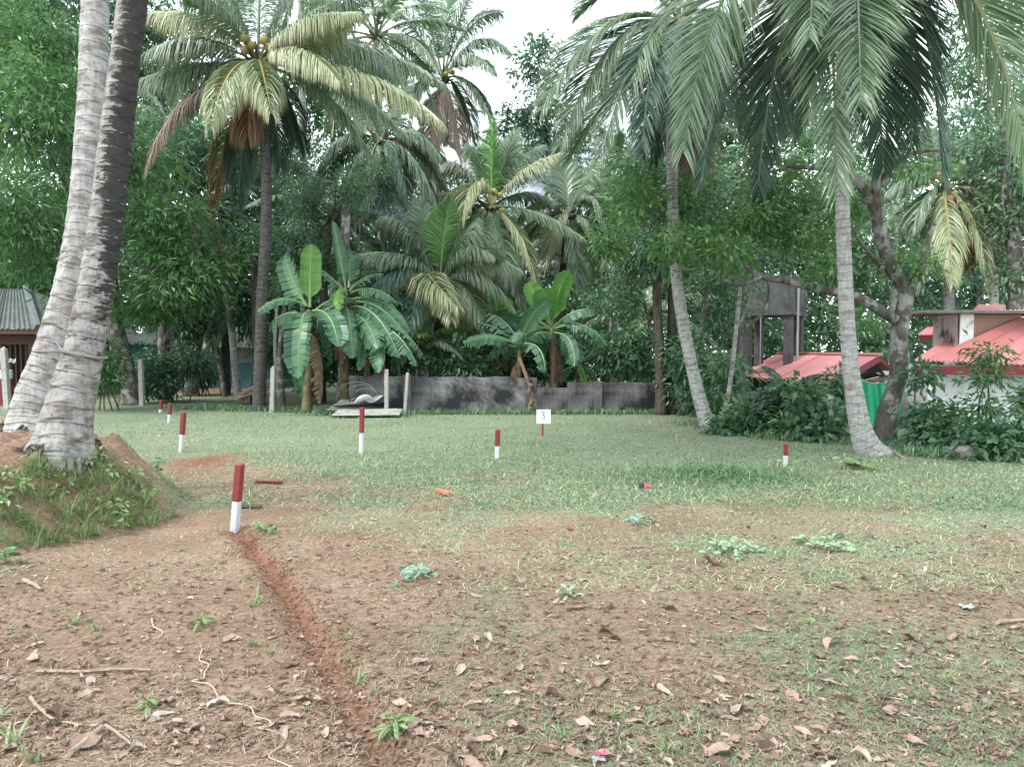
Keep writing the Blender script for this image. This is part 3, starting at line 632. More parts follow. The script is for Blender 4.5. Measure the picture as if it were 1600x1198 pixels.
# ------------------------------------------------------------------ palms
def frond_mesh(p0, p1, p2, seed, n=84, lmax=None, w=.046, g=.6, twist=None, sparse=0.0, start=.16, sweep=(36, 30)):
    r = np.random.RandomState(seed); n = int(n*1.7); w = w*.66
    p0, p1, p2 = [np.asarray(v, float) for v in (p0, p1, p2)]
    L = (np.linalg.norm(p1-p0) + np.linalg.norm(p2-p1) + np.linalg.norm(p2-p0))/2
    if lmax is None: lmax = min(1.05, .16*L + .22)
    h = p2 - p0; h[2] = 0
    if np.linalg.norm(h) < .12*L: h = p1 - p0; h[2] = 0
    if np.linalg.norm(h) < .05*L: h = np.array([r.normal(), r.normal(), 0])
    side0 = nrm(np.cross(h, [0, 0, 1.]))
    tw = math.radians(twist if twist is not None else r.uniform(-22, 22))
    V = []; F4 = []; F3 = []; col = []; base = 0
    for s in (-1, 1):
        t = np.linspace(start, .995, n) + r.uniform(-.003, .003, n); t = np.clip(t, 0, 1)
        if sparse: t = t[r.rand(n) > sparse]
        k = len(t); pos, tan = bez(p0, p1, p2, t); tan = nrm(tan)
        sd = side0 - tan*(tan @ side0)[:, None]; sd = nrm(sd); up = np.cross(sd, tan)
        a2 = tw*t**.5
        sd2 = sd*np.cos(a2)[:, None] + up*np.sin(a2)[:, None]; up = np.cross(sd2, tan)
        prof = np.minimum(1, .45 + (t-start)/.26*.55)*np.minimum(1, .30 + ((1-t)/.42)*.70)
        ll = lmax*prof*r.uniform(.86, 1.08, k)
        ang = np.radians(sweep[0] + sweep[1]*t + r.normal(0, 2.5, k))
        d0 = s*sd2*np.cos(ang)[:, None] + tan*np.sin(ang)[:, None] + up*(.20 + r.normal(0, .06, k))[:, None]; d0 = nrm(d0)
        gg = np.clip(g + r.normal(0, .05, k), 0, .95)[:, None]
        dn = np.array([0, 0, -1.0])
        d1 = nrm(d0*(1-gg*.55) + dn*gg*.55 + r.normal(0, .03, (k, 3))); d2 = nrm(d0*(1-gg) + dn*gg + r.normal(0, .035, (k, 3)))
        q0 = pos; q1 = q0 + d0*(ll*.22)[:, None]; q2 = q1 + d1*(ll*.36)[:, None]; q3 = q2 + d2*(ll*.42)[:, None]
        wv = tan - d1*np.sum(tan*d1, 1)[:, None] + up*r.normal(.15, .25, k)[:, None]; wv = nrm(wv)
        ww = (w*(.55+.45*prof)*r.uniform(.8, 1.1, k))[:, None]
        rows = [q0-wv*ww*.28, q0+wv*ww*.28, q1-wv*ww*.5, q1+wv*ww*.5, q2-wv*ww*.40, q2+wv*ww*.40, q3]
        Vv = np.stack(rows, 1).reshape(-1, 3); b = base + np.arange(k)*7
        F4 += [np.stack([b, b+1, b+3, b+2], -1), np.stack([b+2, b+3, b+5, b+4], -1)]; F3.append(np.stack([b+4, b+5, b+6], -1))
        cc = np.zeros((k, 7, 3)); cc[:, :, 0] = np.clip(.5 + .16*r.normal(size=k) + .12*np.sin(t*9+seed), 0, 1)[:, None]
        cc[:, :, 1] = np.array([0, 0, .25, .25, .6, .6, 1.0])[None] * (.6 + .5*r.rand(k))[:, None]
        V.append(Vv); col.append(cc.reshape(-1, 3)); base += k*7
    t = np.linspace(0, 1, 16); pos, _ = bez(p0, p1, p2, t)
    tv, tf, _ = tube(pos, .036*(1-t)**.8*min(1.2, L/3.5) + .006, 5)
    V.append(tv); tf = [f + base for f in tf]; cc = np.zeros((len(tv), 3)); cc[:, 0] = .5; cc[:, 2] = 1; col.append(cc)
    return mesh('frond', np.vstack(V), F4 + F3 + tf, None, col=np.vstack(col))

def trunk_mesh(pts, rad, n=14, seg=.06, ridge=.05, per=.115, seed=0, flare=None, moss=None, mat=None, lump=.05):
    L = np.sum(np.linalg.norm(np.diff(np.asarray(pts), axis=0), axis=1)); k = max(10, int(L/seg))
    path = smooth_path(pts, k); u = np.linspace(0, 1, k); R = np.interp(u, np.linspace(0, 1, len(rad)), rad)
    def rf(l, th):
        lw = l + .05*np.sin(th + l*1.7 + seed) + .03*np.sin(3*th+l*.7)
        saw = 1 - np.mod(lw/per, 1.0)
        f = 1 + ridge*(saw-.5)*(.6+.8*vnoise(lw*3+seed, th*1.3)) + lump*(vnoise(th*1.9+seed, l*2.2)-.5)*2
        if flare: f = f + flare[0]*np.exp(-np.maximum(l-(flare[2] if len(flare) > 2 else 0), 0)/flare[1])*(1 + .30*np.sin(5*th+seed) + .16*np.sin(11*th+seed*2))
        return f
    V, F, uv = tube(path, R, n, rfun=rf)
    col = None
    if moss:
        T = V - path[np.repeat(np.arange(k), n)]; T = nrm(T); l = uv[:, 1]
        col = np.zeros((len(V), 3)); col[:, 0] = np.clip(moss(T, l), 0, 1)
    return mesh('trunk', V, F, mat, col=col, uv=uv, smooth=True), path

def random_fronds(c, L, n, seed, emin=-55, emax=75, mats=('frond',)):
    """returns list of (p0,p1,p2,mat,g)"""
    r = np.random.RandomState(seed); out = []
    for k in range(n):
        az = k*2.39996 + r.uniform(-.2, .2) + seed; e = math.radians(emax + (emin-emax)*(k/(n-1))**.9 + r.uniform(-6, 6)); l = L*r.uniform(.85, 1.1)
        d = np.array([math.cos(az)*math.cos(e), math.sin(az)*math.cos(e), math.sin(e)])
        p0 = np.asarray(c) + d*.08; p1 = p0 + d*l*.52
        e2 = e - math.radians(r.uniform(48, 72)) ; e2 = max(e2, math.radians(-88))
        d2 = np.array([math.cos(az)*math.cos(e2), math.sin(az)*math.cos(e2), math.sin(e2)]); p2 = p1 + d2*l*.52
        out.append((p0, p1, p2, mats[min(len(mats)-1, int(k/n*len(mats)))], None))
    return out

def coconut_palm(label, crown_px, d, trunk_pts, trunk_rad, fronds, bark, cat='palm', group=None, name='coconut_palm', g=.6, w=.046, n=84, nuts=0, rnd=None, lmax=None, tk={}, boot=True, nutmat='husk', start=.16, sweep=(36, 30)):
    """fronds: (tip px, tip py, depth offset, control px, control py, material[, twist])"""
    c = P(*crown_px, d); base = np.asarray(trunk_pts[0])
    root = thing(name, label, cat, base, group)
    me, path = trunk_mesh(list(trunk_pts) + [c - [0, 0, .12]], trunk_rad, mat=M[bark], **tk)
    me.transform(Matrix.Translation(Vector(-base))); link('trunk', me, root)
    sd = int(abs(crown_px[0]*7 + d*13)) % 9999
    specs = []
    for k, f in enumerate(fronds):
        tx, ty, dd, cx_, cy_, mt = f[:6]; twi = f[6] if len(f) > 6 else None
        specs.append((c + np.array([0, 0, .05]), P(cx_, cy_, d + dd*.45), P(tx, ty, d+dd), mt, twi))
    if rnd: specs += random_fronds(c, *rnd)
    for k, (p0, p1, p2, mt, twi) in enumerate(specs):
        fm = frond_mesh(p0-c, p1-c, p2-c, sd+k*31, n=n, g=g, w=w, twist=twi, lmax=lmax, start=start, sweep=sweep); fm.materials.append(M[mt]); linkw('frond', fm, root, c)
    rr = np.random.RandomState(sd)
    if boot:                                   # fibrous heart where the stalks meet
        q = MB()
        for k in range(9):
            a = k*.7; dv = np.array([math.cos(a), math.sin(a), rr.uniform(-.2, 1.2)]); q.tube([c-[0, 0, .25], c+dv*.18-[0, 0, .05], c+dv*.42], [.07, .05, .02], 6)
        q.build('crown_heart', M['bark_brown'], root, c)
    if nuts:
        q0 = None
        for k in range(nuts):
            a = rr.uniform(math.pi*.95, math.pi*2.05); rdd = rr.uniform(.22, .42); pz = rr.uniform(-.45, -.1) if k % 3 else rr.uniform(.0, .5)
            pc = c + np.array([math.cos(a)*rdd, math.sin(a)*rdd - .12, pz])
            if q0 is None: q0 = nut_mesh(M[nutmat])
            o = linkw('coconut', q0, root, pc); o.rotation_euler = rr.uniform(0, 3, 3)
    return root
def nut_mesh(mat):
    V = []; F = []; n_, m_ = 10, 7
    for i in range(1, m_):
        ph = math.pi*i/m_
        for j in range(n_):
            th = 2*math.pi*j/n_; r = math.sin(ph)*(1+.06*math.cos(3*th)); V.append((.105*r*math.cos(th), .105*r*math.sin(th), .135*math.cos(ph)))
    q = [[i*n_+j, i*n_+(j+1) % n_, (i+1)*n_+(j+1) % n_, (i+1)*n_+j] for i in range(m_-2) for j in range(n_)]
    V += [(0, 0, .135), (0, 0, -.14)]; t = [[len(V)-2, (j+1) % n_, j] for j in range(n_)] + [[len(V)-1, (m_-2)*n_+j, (m_-2)*n_+(j+1) % n_] for j in range(n_)]
    return mesh('coconut', V, [np.array(q), np.array(t)], mat, smooth=True)

# ---- the two big trunks on the mound (their crowns are above the picture)
def big_palm(label, centers, d0, lean, radii, bark, seed, moss, extra):
    pts = []
    for k, (px, py) in enumerate(centers): pts.append(P(px, py, d0 + lean*k/len(centers)))
    b0 = pts[0].copy(); b0[2] = float(gz(b0[0], b0[1])); gr_ = b0.copy(); b0 = b0 - nrm(pts[1]-b0)*.40; pts[0] = b0
    dirv = pts[-1]-pts[-2]; dirv = dirv/np.linalg.norm(dirv)
    top = pts[-1] + dirv*7.0 + np.array(extra); pts += [(pts[-1]+top)/2, top]
    root = thing('coconut_palm', label, 'palm', pts[0])
    me, path = trunk_mesh(pts, list(radii) + [radii[-1]*.95, radii[-1]*.9], n=40, seg=.014, ridge=.055, per=.16, seed=seed, flare=(.30, .20, .34), moss=moss, mat=M[bark], lump=.045)
    me.transform(Matrix.Translation(-Vector(pts[0]))); link('trunk', me, root)
    rq = np.random.RandomState(seed)
    for k in range(60):
        a = k*.1047 + rq.uniform(-.1, .1); dv = np.array([math.cos(a), math.sin(a), 0]); s0 = gr_ + dv*radii[0]*1.12; s0[2] = float(gz(s0[0], s0[1])) + rq.uniform(.0, .05); e = s0 + dv*rq.uniform(.05, .20); e[2] = float(gz(e[0], e[1])) - .03
        MB().tube(smooth_path([s0 - dv*.08 + [0, 0, .02], s0 + dv*.03, (s0+e)/2 + [0, 0, .01], e], 9), np.linspace(.013, .006, 9), 5).build('root', M['bark_brown'], root, s0)
    for k, (p0, p1, p2, mt, g_) in enumerate(random_fronds(top, 4.4, 15, seed, -5, 78, ('frond', 'frond', 'frond_dark'))):
        fm = frond_mesh(p0-top, p1-top, p2-top, seed*77+k, n=50, w=.07); fm.materials.append(M[mt]); linkw('frond', fm, root, top)
    return root, pts
palm_front, PF = big_palm('thick front coconut trunk with dark mossy upper side on the earth mound', [(101, 702), (108, 640), (133, 540), (160, 390), (184, 190), (208, 0)], 7.0, .35,
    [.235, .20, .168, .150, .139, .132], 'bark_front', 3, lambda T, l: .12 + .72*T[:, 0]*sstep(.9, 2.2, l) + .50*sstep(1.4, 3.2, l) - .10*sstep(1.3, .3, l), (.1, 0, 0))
palm_back, PB = big_palm('pale smooth coconut trunk leaning behind the mossy trunk on the mound', [(52, 660), (58, 632), (88, 540), (126, 390), (144, 190), (150, 0)], 7.95, .3,
    [.25, .225, .195, .172, .155, .136], 'bark_pale', 8, lambda T, l: .18 + .2*T[:, 0], (-.2, .5, 0))
# rope round both trunks
def ring(c, r, tilt, rr, q, mat=None, n=28):
    t = np.linspace(0, 2*np.pi, n); q.tube([c + np.array([math.cos(a)*r, math.sin(a)*r, tilt*math.cos(a)]) for a in t], rr, 5, cap=False)
q = MB(); ca_ = P(88, 549, 8.05); cb_ = P(131, 552, 7.1)
ring(ca_, .215, .0, .008, q); ring(cb_, .188, -.045, .009, q); ring(cb_+[0, 0, .012], .188, -.05, .006, q)
q.tube([ca_+[.19, -.1, .02], cb_+[-.17, .05, .05]], .006, 5); q.tube([ca_+[.10, -.2, .12], cb_+[-.15, -.1, .05]], .005, 5)
o = q.build('rope', M['rope'], None, cb_); tag(o, 'thin grey rope tied round both big trunks at head height', 'rope')
q = MB(); ca_ = P(119, 404, 8.1); ring(ca_, .182, .02, .005, q); q.tube([ca_+[.1, -.15, .01], ca_+[.17, -.2, -.04], ca_+[.16, -.2, -.12]], .004, 5)
o = q.build('wire', M['string'], None, ca_); tag(o, 'thin pale wire looped round the back trunk high above the rope', 'wire')

# ---- right palm (crown just above the picture)
F_ = [ # tip x, tip y, depth offset, control x, control y
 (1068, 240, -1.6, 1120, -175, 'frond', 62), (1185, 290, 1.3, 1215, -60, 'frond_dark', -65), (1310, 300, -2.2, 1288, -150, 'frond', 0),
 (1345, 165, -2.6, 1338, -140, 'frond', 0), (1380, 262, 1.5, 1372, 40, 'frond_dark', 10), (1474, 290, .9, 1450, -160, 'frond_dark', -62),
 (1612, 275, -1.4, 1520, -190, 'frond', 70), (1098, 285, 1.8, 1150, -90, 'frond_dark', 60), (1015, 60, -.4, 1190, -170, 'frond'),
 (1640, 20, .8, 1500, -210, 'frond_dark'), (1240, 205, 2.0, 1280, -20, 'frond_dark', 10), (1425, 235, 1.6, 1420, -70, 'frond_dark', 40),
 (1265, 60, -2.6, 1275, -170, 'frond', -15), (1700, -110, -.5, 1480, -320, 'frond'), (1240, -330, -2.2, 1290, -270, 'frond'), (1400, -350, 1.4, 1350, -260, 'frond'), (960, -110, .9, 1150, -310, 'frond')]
coconut_palm('curved right palm with huge hanging dark fronds, rooted before the green net', (1328, -62), 11.6,
  [gp(*G(1366, 708)[:2], -.12), P(1345, 670, 11.75), P(1328, 560, 11.7), P(1319, 400, 11.65), P(1315, 240, 11.6), P(1320, 80, 11.6)],
  [.17, .155, .118, .105, .10, .098, .095], F_, 'bark_mid', g=.22, w=.044, n=135, nuts=7, lmax=1.4, sweep=(44, 22), tk=dict(n=24, seg=.03, ridge=.06, per=.105, flare=(.75, .22), seed=5))
# ---- middle curved palm
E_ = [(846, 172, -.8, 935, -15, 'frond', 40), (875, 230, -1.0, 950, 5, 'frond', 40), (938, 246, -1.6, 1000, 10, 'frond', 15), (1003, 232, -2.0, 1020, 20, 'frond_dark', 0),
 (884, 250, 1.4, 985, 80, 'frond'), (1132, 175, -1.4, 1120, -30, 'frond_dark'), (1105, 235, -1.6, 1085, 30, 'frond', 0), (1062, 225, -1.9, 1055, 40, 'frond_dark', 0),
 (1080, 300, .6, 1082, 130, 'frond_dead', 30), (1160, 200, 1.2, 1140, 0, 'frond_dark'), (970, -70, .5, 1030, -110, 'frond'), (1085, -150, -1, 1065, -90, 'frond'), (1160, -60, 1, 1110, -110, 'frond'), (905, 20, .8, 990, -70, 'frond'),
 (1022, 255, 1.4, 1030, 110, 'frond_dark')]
coconut_palm('slim curved grey palm standing right of the dark wall end', (1062, 38), 15.3,
  [gp(*G(1116, 674)[:2], -.12), P(1098, 640, 15.3), P(1074, 540, 15.3), P(1056, 420, 15.3), P(1050, 260, 15.3), P(1052, 130, 15.3)],
  [.155, .135, .118, .112, .11, .105, .10], E_, 'bark_mid', g=.34, w=.046, n=115, nuts=5, lmax=1.3, sweep=(42, 24), tk=dict(n=20, seg=.035, ridge=.05, per=.11, flare=(.5, .25), seed=9))
# ---- big left palm
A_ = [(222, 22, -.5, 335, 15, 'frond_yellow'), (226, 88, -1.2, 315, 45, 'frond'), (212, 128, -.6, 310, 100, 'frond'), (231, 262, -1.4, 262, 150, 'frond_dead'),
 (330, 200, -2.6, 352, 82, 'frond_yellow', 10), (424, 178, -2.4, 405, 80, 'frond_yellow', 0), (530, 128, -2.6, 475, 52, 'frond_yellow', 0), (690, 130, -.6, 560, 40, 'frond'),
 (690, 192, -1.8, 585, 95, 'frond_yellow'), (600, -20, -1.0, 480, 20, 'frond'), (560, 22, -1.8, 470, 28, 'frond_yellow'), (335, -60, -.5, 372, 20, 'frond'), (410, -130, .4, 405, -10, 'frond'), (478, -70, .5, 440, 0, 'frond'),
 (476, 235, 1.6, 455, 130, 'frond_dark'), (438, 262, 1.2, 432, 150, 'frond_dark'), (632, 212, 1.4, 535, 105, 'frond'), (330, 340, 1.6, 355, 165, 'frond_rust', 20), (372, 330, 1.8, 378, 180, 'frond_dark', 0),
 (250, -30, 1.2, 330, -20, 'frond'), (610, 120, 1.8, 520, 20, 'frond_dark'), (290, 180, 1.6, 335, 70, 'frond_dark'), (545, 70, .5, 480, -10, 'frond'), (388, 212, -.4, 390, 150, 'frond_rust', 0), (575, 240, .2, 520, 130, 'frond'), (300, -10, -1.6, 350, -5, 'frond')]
coconut_palm('tall coconut palm with a full arching crown of nuts and dark straight trunk', (403, 102), 20.0,
  [gp(P(404, 600, 20.2)[0], 20.2, -.1), P(409, 480, 20.1), P(416, 330, 20.0), P(412, 190, 20.0)], [.18, .15, .135, .125, .12], A_, 'bark_dark', g=.80, w=.046, n=125, nuts=14, lmax=1.35, tk=dict(n=16, seg=.05, ridge=.05, seed=2))
# ---- high palm against the sky
B_ = [(792, 78, -.5, 742, 40, 'frond'), (770, 112, -1.8, 735, 66, 'frond'), (772, 200, -1.0, 738, 105, 'frond'), (745, 235, 1.0, 725, 120, 'frond'), (672, 262, -1.4, 676, 160, 'frond_dead', 0), (722, 252, -.6, 712, 160, 'frond_dead'),
 (640, 170, -1, 655, 115, 'frond'), (705, -60, .3, 697, 30, 'frond'), (650, -30, .5, 672, 30, 'frond'), (745, -30, -.4, 715, 25, 'frond'), (612, 60, .8, 655, 60, 'frond'), (625, 120, .6, 655, 80, 'frond'), (690, 220, 1.2, 690, 150, 'frond_rust'), (780, 20, .6, 730, 20, 'frond'), (600, 0, -.8, 650, 30, 'frond')]
coconut_palm('tall far coconut palm against the white sky with brown dead fronds hanging', (692, 125), 30.0, [gp(P(655, 560, 30)[0], 30, -.1), P(665, 430, 30), P(680, 260, 30)], [.19, .16, .14, .13], B_, 'bark_mid', g=.7, w=.065, n=90, nuts=6, lmax=1.45, tk=dict(n=10, seg=.15))
# ---- young yellow-stalked palm in the centre
C_ = [(772, 190, .2, 768, 260, 'frond_bright', 60), (806, 205, .6, 785, 255, 'frond'), (738, 232, .4, 752, 250, 'frond'), (700, 262, -.2, 728, 262, 'frond'), (722, 345, -1.6, 735, 245, 'frond_yellow'), (878, 240, -.6, 815, 260, 'frond_yellow'), (845, 230, .6, 805, 250, 'frond'),
 (910, 372, -.4, 840, 322, 'frond'), (700, 452, -1.6, 722, 335, 'frond'), (742, 470, -1.4, 755, 370, 'frond_yellow'), (795, 450, -1.2, 790, 365, 'frond'), (838, 440, -.8, 812, 340, 'frond_yellow'), (690, 380, 1, 725, 310, 'frond'), (858, 320, 1.2, 815, 290, 'frond'), (760, 230, 1.2, 765, 270, 'frond'), (822, 260, 1.4, 790, 270, 'frond'), (655, 330, .6, 715, 290, 'frond')]
coconut_palm('young palm with orange yellow leaf stalks and an upright bright spear in the middle', (767, 325), 24.0, [gp(P(770, 600, 24)[0], 24, -.1), P(770, 470, 24)], [.22, .18, .15], C_, 'bark_mid', g=.62, w=.052, n=96, nuts=5, lmax=1.15, tk=dict(n=12, seg=.08))
# ---- low bushy palm left of centre
D_ = [(702, 318, -.3, 690, 370, 'frond_bright'), (740, 345, .3, 712, 375, 'frond'), (655, 315, .5, 670, 365, 'frond'), (600, 345, -.2, 645, 350, 'frond'), (548, 400, -1.4, 640, 385, 'frond'), (545, 330, .8, 630, 330, 'frond_dark'), (575, 455, -1.8, 620, 400, 'frond_dark'), (640, 520, -2.0, 650, 425, 'frond_dark', 0),
 (705, 500, -2.2, 695, 420, 'frond_yellow', 0), (770, 400, -1.0, 735, 372, 'frond'), (810, 420, -.6, 750, 385, 'frond'), (800, 480, -1.4, 745, 400, 'frond'), (760, 520, -1.6, 730, 420, 'frond'), (715, 480, -2.4, 640, 400, 'frond_yellow'), (760, 340, 1.2, 725, 380, 'frond'), (620, 300, 1.2, 660, 370, 'frond_dark'), (550, 480, .2, 625, 380, 'frond_dark')]
coconut_palm('low bushy palm with fronds fanning from near the ground behind the wall left half', (688, 448), 22.3, [gp(P(688, 600, 22.3)[0], 22.3, -.1), P(688, 540, 22.3)], [.24, .20, .16], D_, 'bark_dark', g=.62, w=.048, n=105, lmax=1.2, tk=dict(n=12, seg=.06))
# ---- dark palm whose drooping fronds hang behind the first banana clump
L_ = [(690, 345, -1.0, 650, 220, 'frond'), (640, 335, -1.4, 625, 215, 'frond_dark'), (632, 300, .5, 640, 210, 'frond_rust'), (520, 360, -1.0, 560, 210, 'frond_dark'), (560, 350, -1.6, 575, 230, 'frond'), (605, 400, -1.6, 600, 250, 'frond_dark'), (500, 260, .4, 545, 190, 'frond'), (690, 250, .2, 645, 180, 'frond'), (470, 330, .8, 530, 215, 'frond_dark'), (540, 130, .5, 570, 180, 'frond'), (640, 130, .8, 612, 180, 'frond'), (700, 300, 1.2, 650, 200, 'frond'), (585, 330, 1.2, 590, 240, 'frond_dark')]
coconut_palm('palm with long drooping blue green fronds over the left banana clump', (594, 222), 24.5, [gp(P(534, 610, 24.5)[0], 24.5, -.1), P(537, 450, 24.5), P(545, 330, 24.5)], [.19, .17, .15, .13], L_, 'bark_mid', g=.8, w=.052, n=100, lmax=1.3, tk=dict(n=12, seg=.08))
# ---- palm right of centre
H_ = [(952, 378, -1.0, 935, 270, 'frond'), (975, 340, .4, 935, 285, 'frond'), (815, 345, -.6, 850, 300, 'frond'), (960, 420, -1.2, 925, 330, 'frond'), (850, 420, -1.2, 870, 320, 'frond_yellow'), (840, 270, .6, 870, 295, 'frond'), (930, 255, .5, 905, 290, 'frond'), (880, 250, .6, 888, 300, 'frond'), (800, 400, .6, 850, 320, 'frond'), (905, 450, -.8, 900, 350, 'frond'), (1000, 300, 1.2, 940, 270, 'frond')]
coconut_palm('palm with wind swept pale fronds left of the bright green tree', (888, 338), 25.5, [gp(P(880, 600, 25.5)[0], 25.5, -.1), P(878, 470, 25.5)], [.18, .15, .13], H_, 'bark_dark', g=.55, w=.052, n=95, lmax=1.2, tk=dict(n=10, seg=.1))
# ---- yellowing palm at the far right
G_ = [(1545, 455, -1.2, 1530, 310, 'frond_yellow'), (1490, 445, -1.6, 1480, 320, 'frond_yellow', 0), (1425, 365, -.6, 1440, 290, 'frond'), (1390, 300, .2, 1430, 270, 'frond'), (1570, 380, -.2, 1535, 280, 'frond_yellow'), (1610, 330, .4, 1550, 265, 'frond'), (1440, 450, -.6, 1450, 330, 'frond'), (1400, 250, .6, 1440, 262, 'frond'), (1520, 210, .5, 1495, 250, 'frond'), (1455, 205, .5, 1462, 250, 'frond'), (1590, 250, 1, 1530, 240, 'frond'), (1515, 420, 1, 1505, 330, 'frond_rust'), (1565, 430, .8, 1540, 320, 'frond_dead')]
coconut_palm('palm with pale yellow hanging fronds and orange nuts above the red house', (1473, 297), 25.0, [gp(P(1490, 560, 25)[0], 25, -1.5), P(1482, 420, 25)], [.19, .16, .14], G_, 'bark_mid', g=.62, w=.055, n=95, nuts=3, nutmat='husk_orange', lmax=1.25, tk=dict(n=10, seg=.1))
# ---- lesser palms further back: label, crown px, depth, base px x, frond length, seed, bark, mats
def small_palm(label, c, d, bx, L, n_, seed, bark='bark_mid', mats=('frond',), emin=-55, emax=72, r0=.17, nl=50, group=None):
    cc = P(*c, d); b_ = np.array([P(bx, 600, d)[0], d, 0]); b_[2] = float(gz(b_[0], b_[1])) - .1
    mid = (b_ + cc)/2; mid[0] = b_[0]*.7 + cc[0]*.3
    return coconut_palm(label, c, d, [b_, mid], [r0*1.15, r0*.9, r0*.75], [], bark, rnd=(L, n_, seed, emin, emax, mats), w=.065, n=nl, tk=dict(n=9, seg=.14), g=.6, group=group)
small_palm('young yellow green palm low behind the right end of the dark wall', (1012, 490), 23.5, 1012, 2.6, 14, 3, 'bark_dark', ('frond', 'frond', 'frond_yellow'), -30, 75)
small_palm('pale palm crown glimpsed between the curved palm and the water tower tree', (1222, 322), 31, 1240, 3.4, 16, 5, 'bark_mid', ('frond', 'frond_yellow'))
small_palm('dark stunted palm with blue grey fronds behind the big left crown', (318, 318), 25, 372, 2.9, 15, 11, 'bark_pale', ('frond_dark', 'frond_dark', 'frond_rust'), -70, 60, .12)
small_palm('low palm spreading grey fronds before the teal house', (352, 492), 28, 352, 3.0, 12, 17, 'bark_dark', ('frond_dark', 'frond'), -20, 40)
small_palm('distant palm high behind the left crown', (520, 70), 38, 520, 3.6, 16, 23, 'bark_mid', ('frond',))
small_palm('distant palm rising beside the far mango right of the sky gap', (965, 262), 34, 962, 3.2, 16, 29, 'bark_mid', ('frond', 'frond_bright'))
small_palm('distant palm low in the gap above the numbered board', (842, 470), 33, 842, 3.0, 14, 37, 'bark_mid', ('frond', 'frond_yellow'))
small_palm('slender palm with thin pale trunk beyond the red roof', (1552, 330), 30, 1556, 3.2, 15, 41, 'bark_pale', ('frond', 'frond_yellow'))
small_palm('bright young palm behind the wall left of the second banana clump', (655, 545), 21.5, 655, 1.6, 12, 43, 'bark_dark', ('frond_bright', 'frond'), 5, 78, .08)
small_palm('small fan of palm fronds growing in the shrubs below the water tower', (1232, 632), 14.6, 1232, .8, 11, 47, 'bark_dark', ('frond_dark',), 5, 78, .06)
small_palm('far palm half hidden above the left mango', (90, 60), 40, 100, 3.4, 15, 53, 'bark_mid', ('frond', 'frond_yellow'))
small_palm('palm crown peeking behind the forked tree trunk', (1400, 330), 33, 1395, 3.2, 14, 59, 'bark_mid', ('frond',))

small_palm('full distant palm between the tall left crown and the sky palm', (588, 58), 27, 600, 3.8, 22, 61, 'bark_mid', ('frond', 'frond', 'frond', 'frond_yellow'), -60, 75)
small_palm('distant palm crown close under the sky palm', (660, 215), 33, 662, 3.6, 20, 67, 'bark_mid', ('frond', 'frond', 'frond_dead'), -65, 70)
small_palm('dark palm with hanging fronds behind the feathery tree', (490, 320), 26.5, 492, 3.2, 18, 71, 'bark_dark', ('frond_dark', 'frond', 'frond_dark'), -65, 60)
small_palm('mid height palm left of the wall notch with spreading pale fronds', (790, 415), 26.5, 792, 3.4, 20, 73, 'bark_mid', ('frond', 'frond', 'frond_yellow'), -55, 70)
small_palm('mid height palm behind the withered leaf and low bushy palm', (610, 430), 27.5, 612, 3.4, 20, 79, 'bark_mid', ('frond_dark', 'frond', 'frond'), -60, 70)
small_palm('pale palm right of the sky gap beside the slim curved palm', (955, 330), 29, 956, 3.6, 20, 83, 'bark_mid', ('frond', 'frond', 'frond_yellow'), -60, 72)
small_palm('pale palm crown filling the space under the curved right palm', (1180, 250), 30, 1182, 3.4, 18, 89, 'bark_mid', ('frond', 'frond'), -60, 72)
small_palm('distant palm high up between the two big crowns', (470, -20), 31, 476, 3.8, 18, 97, 'bark_mid', ('frond',), -50, 75)
small_palm('distant palm left of the tall dark trunk', (262, 190), 30, 264, 3.6, 18, 101, 'bark_mid', ('frond', 'frond_dark'), -60, 72)

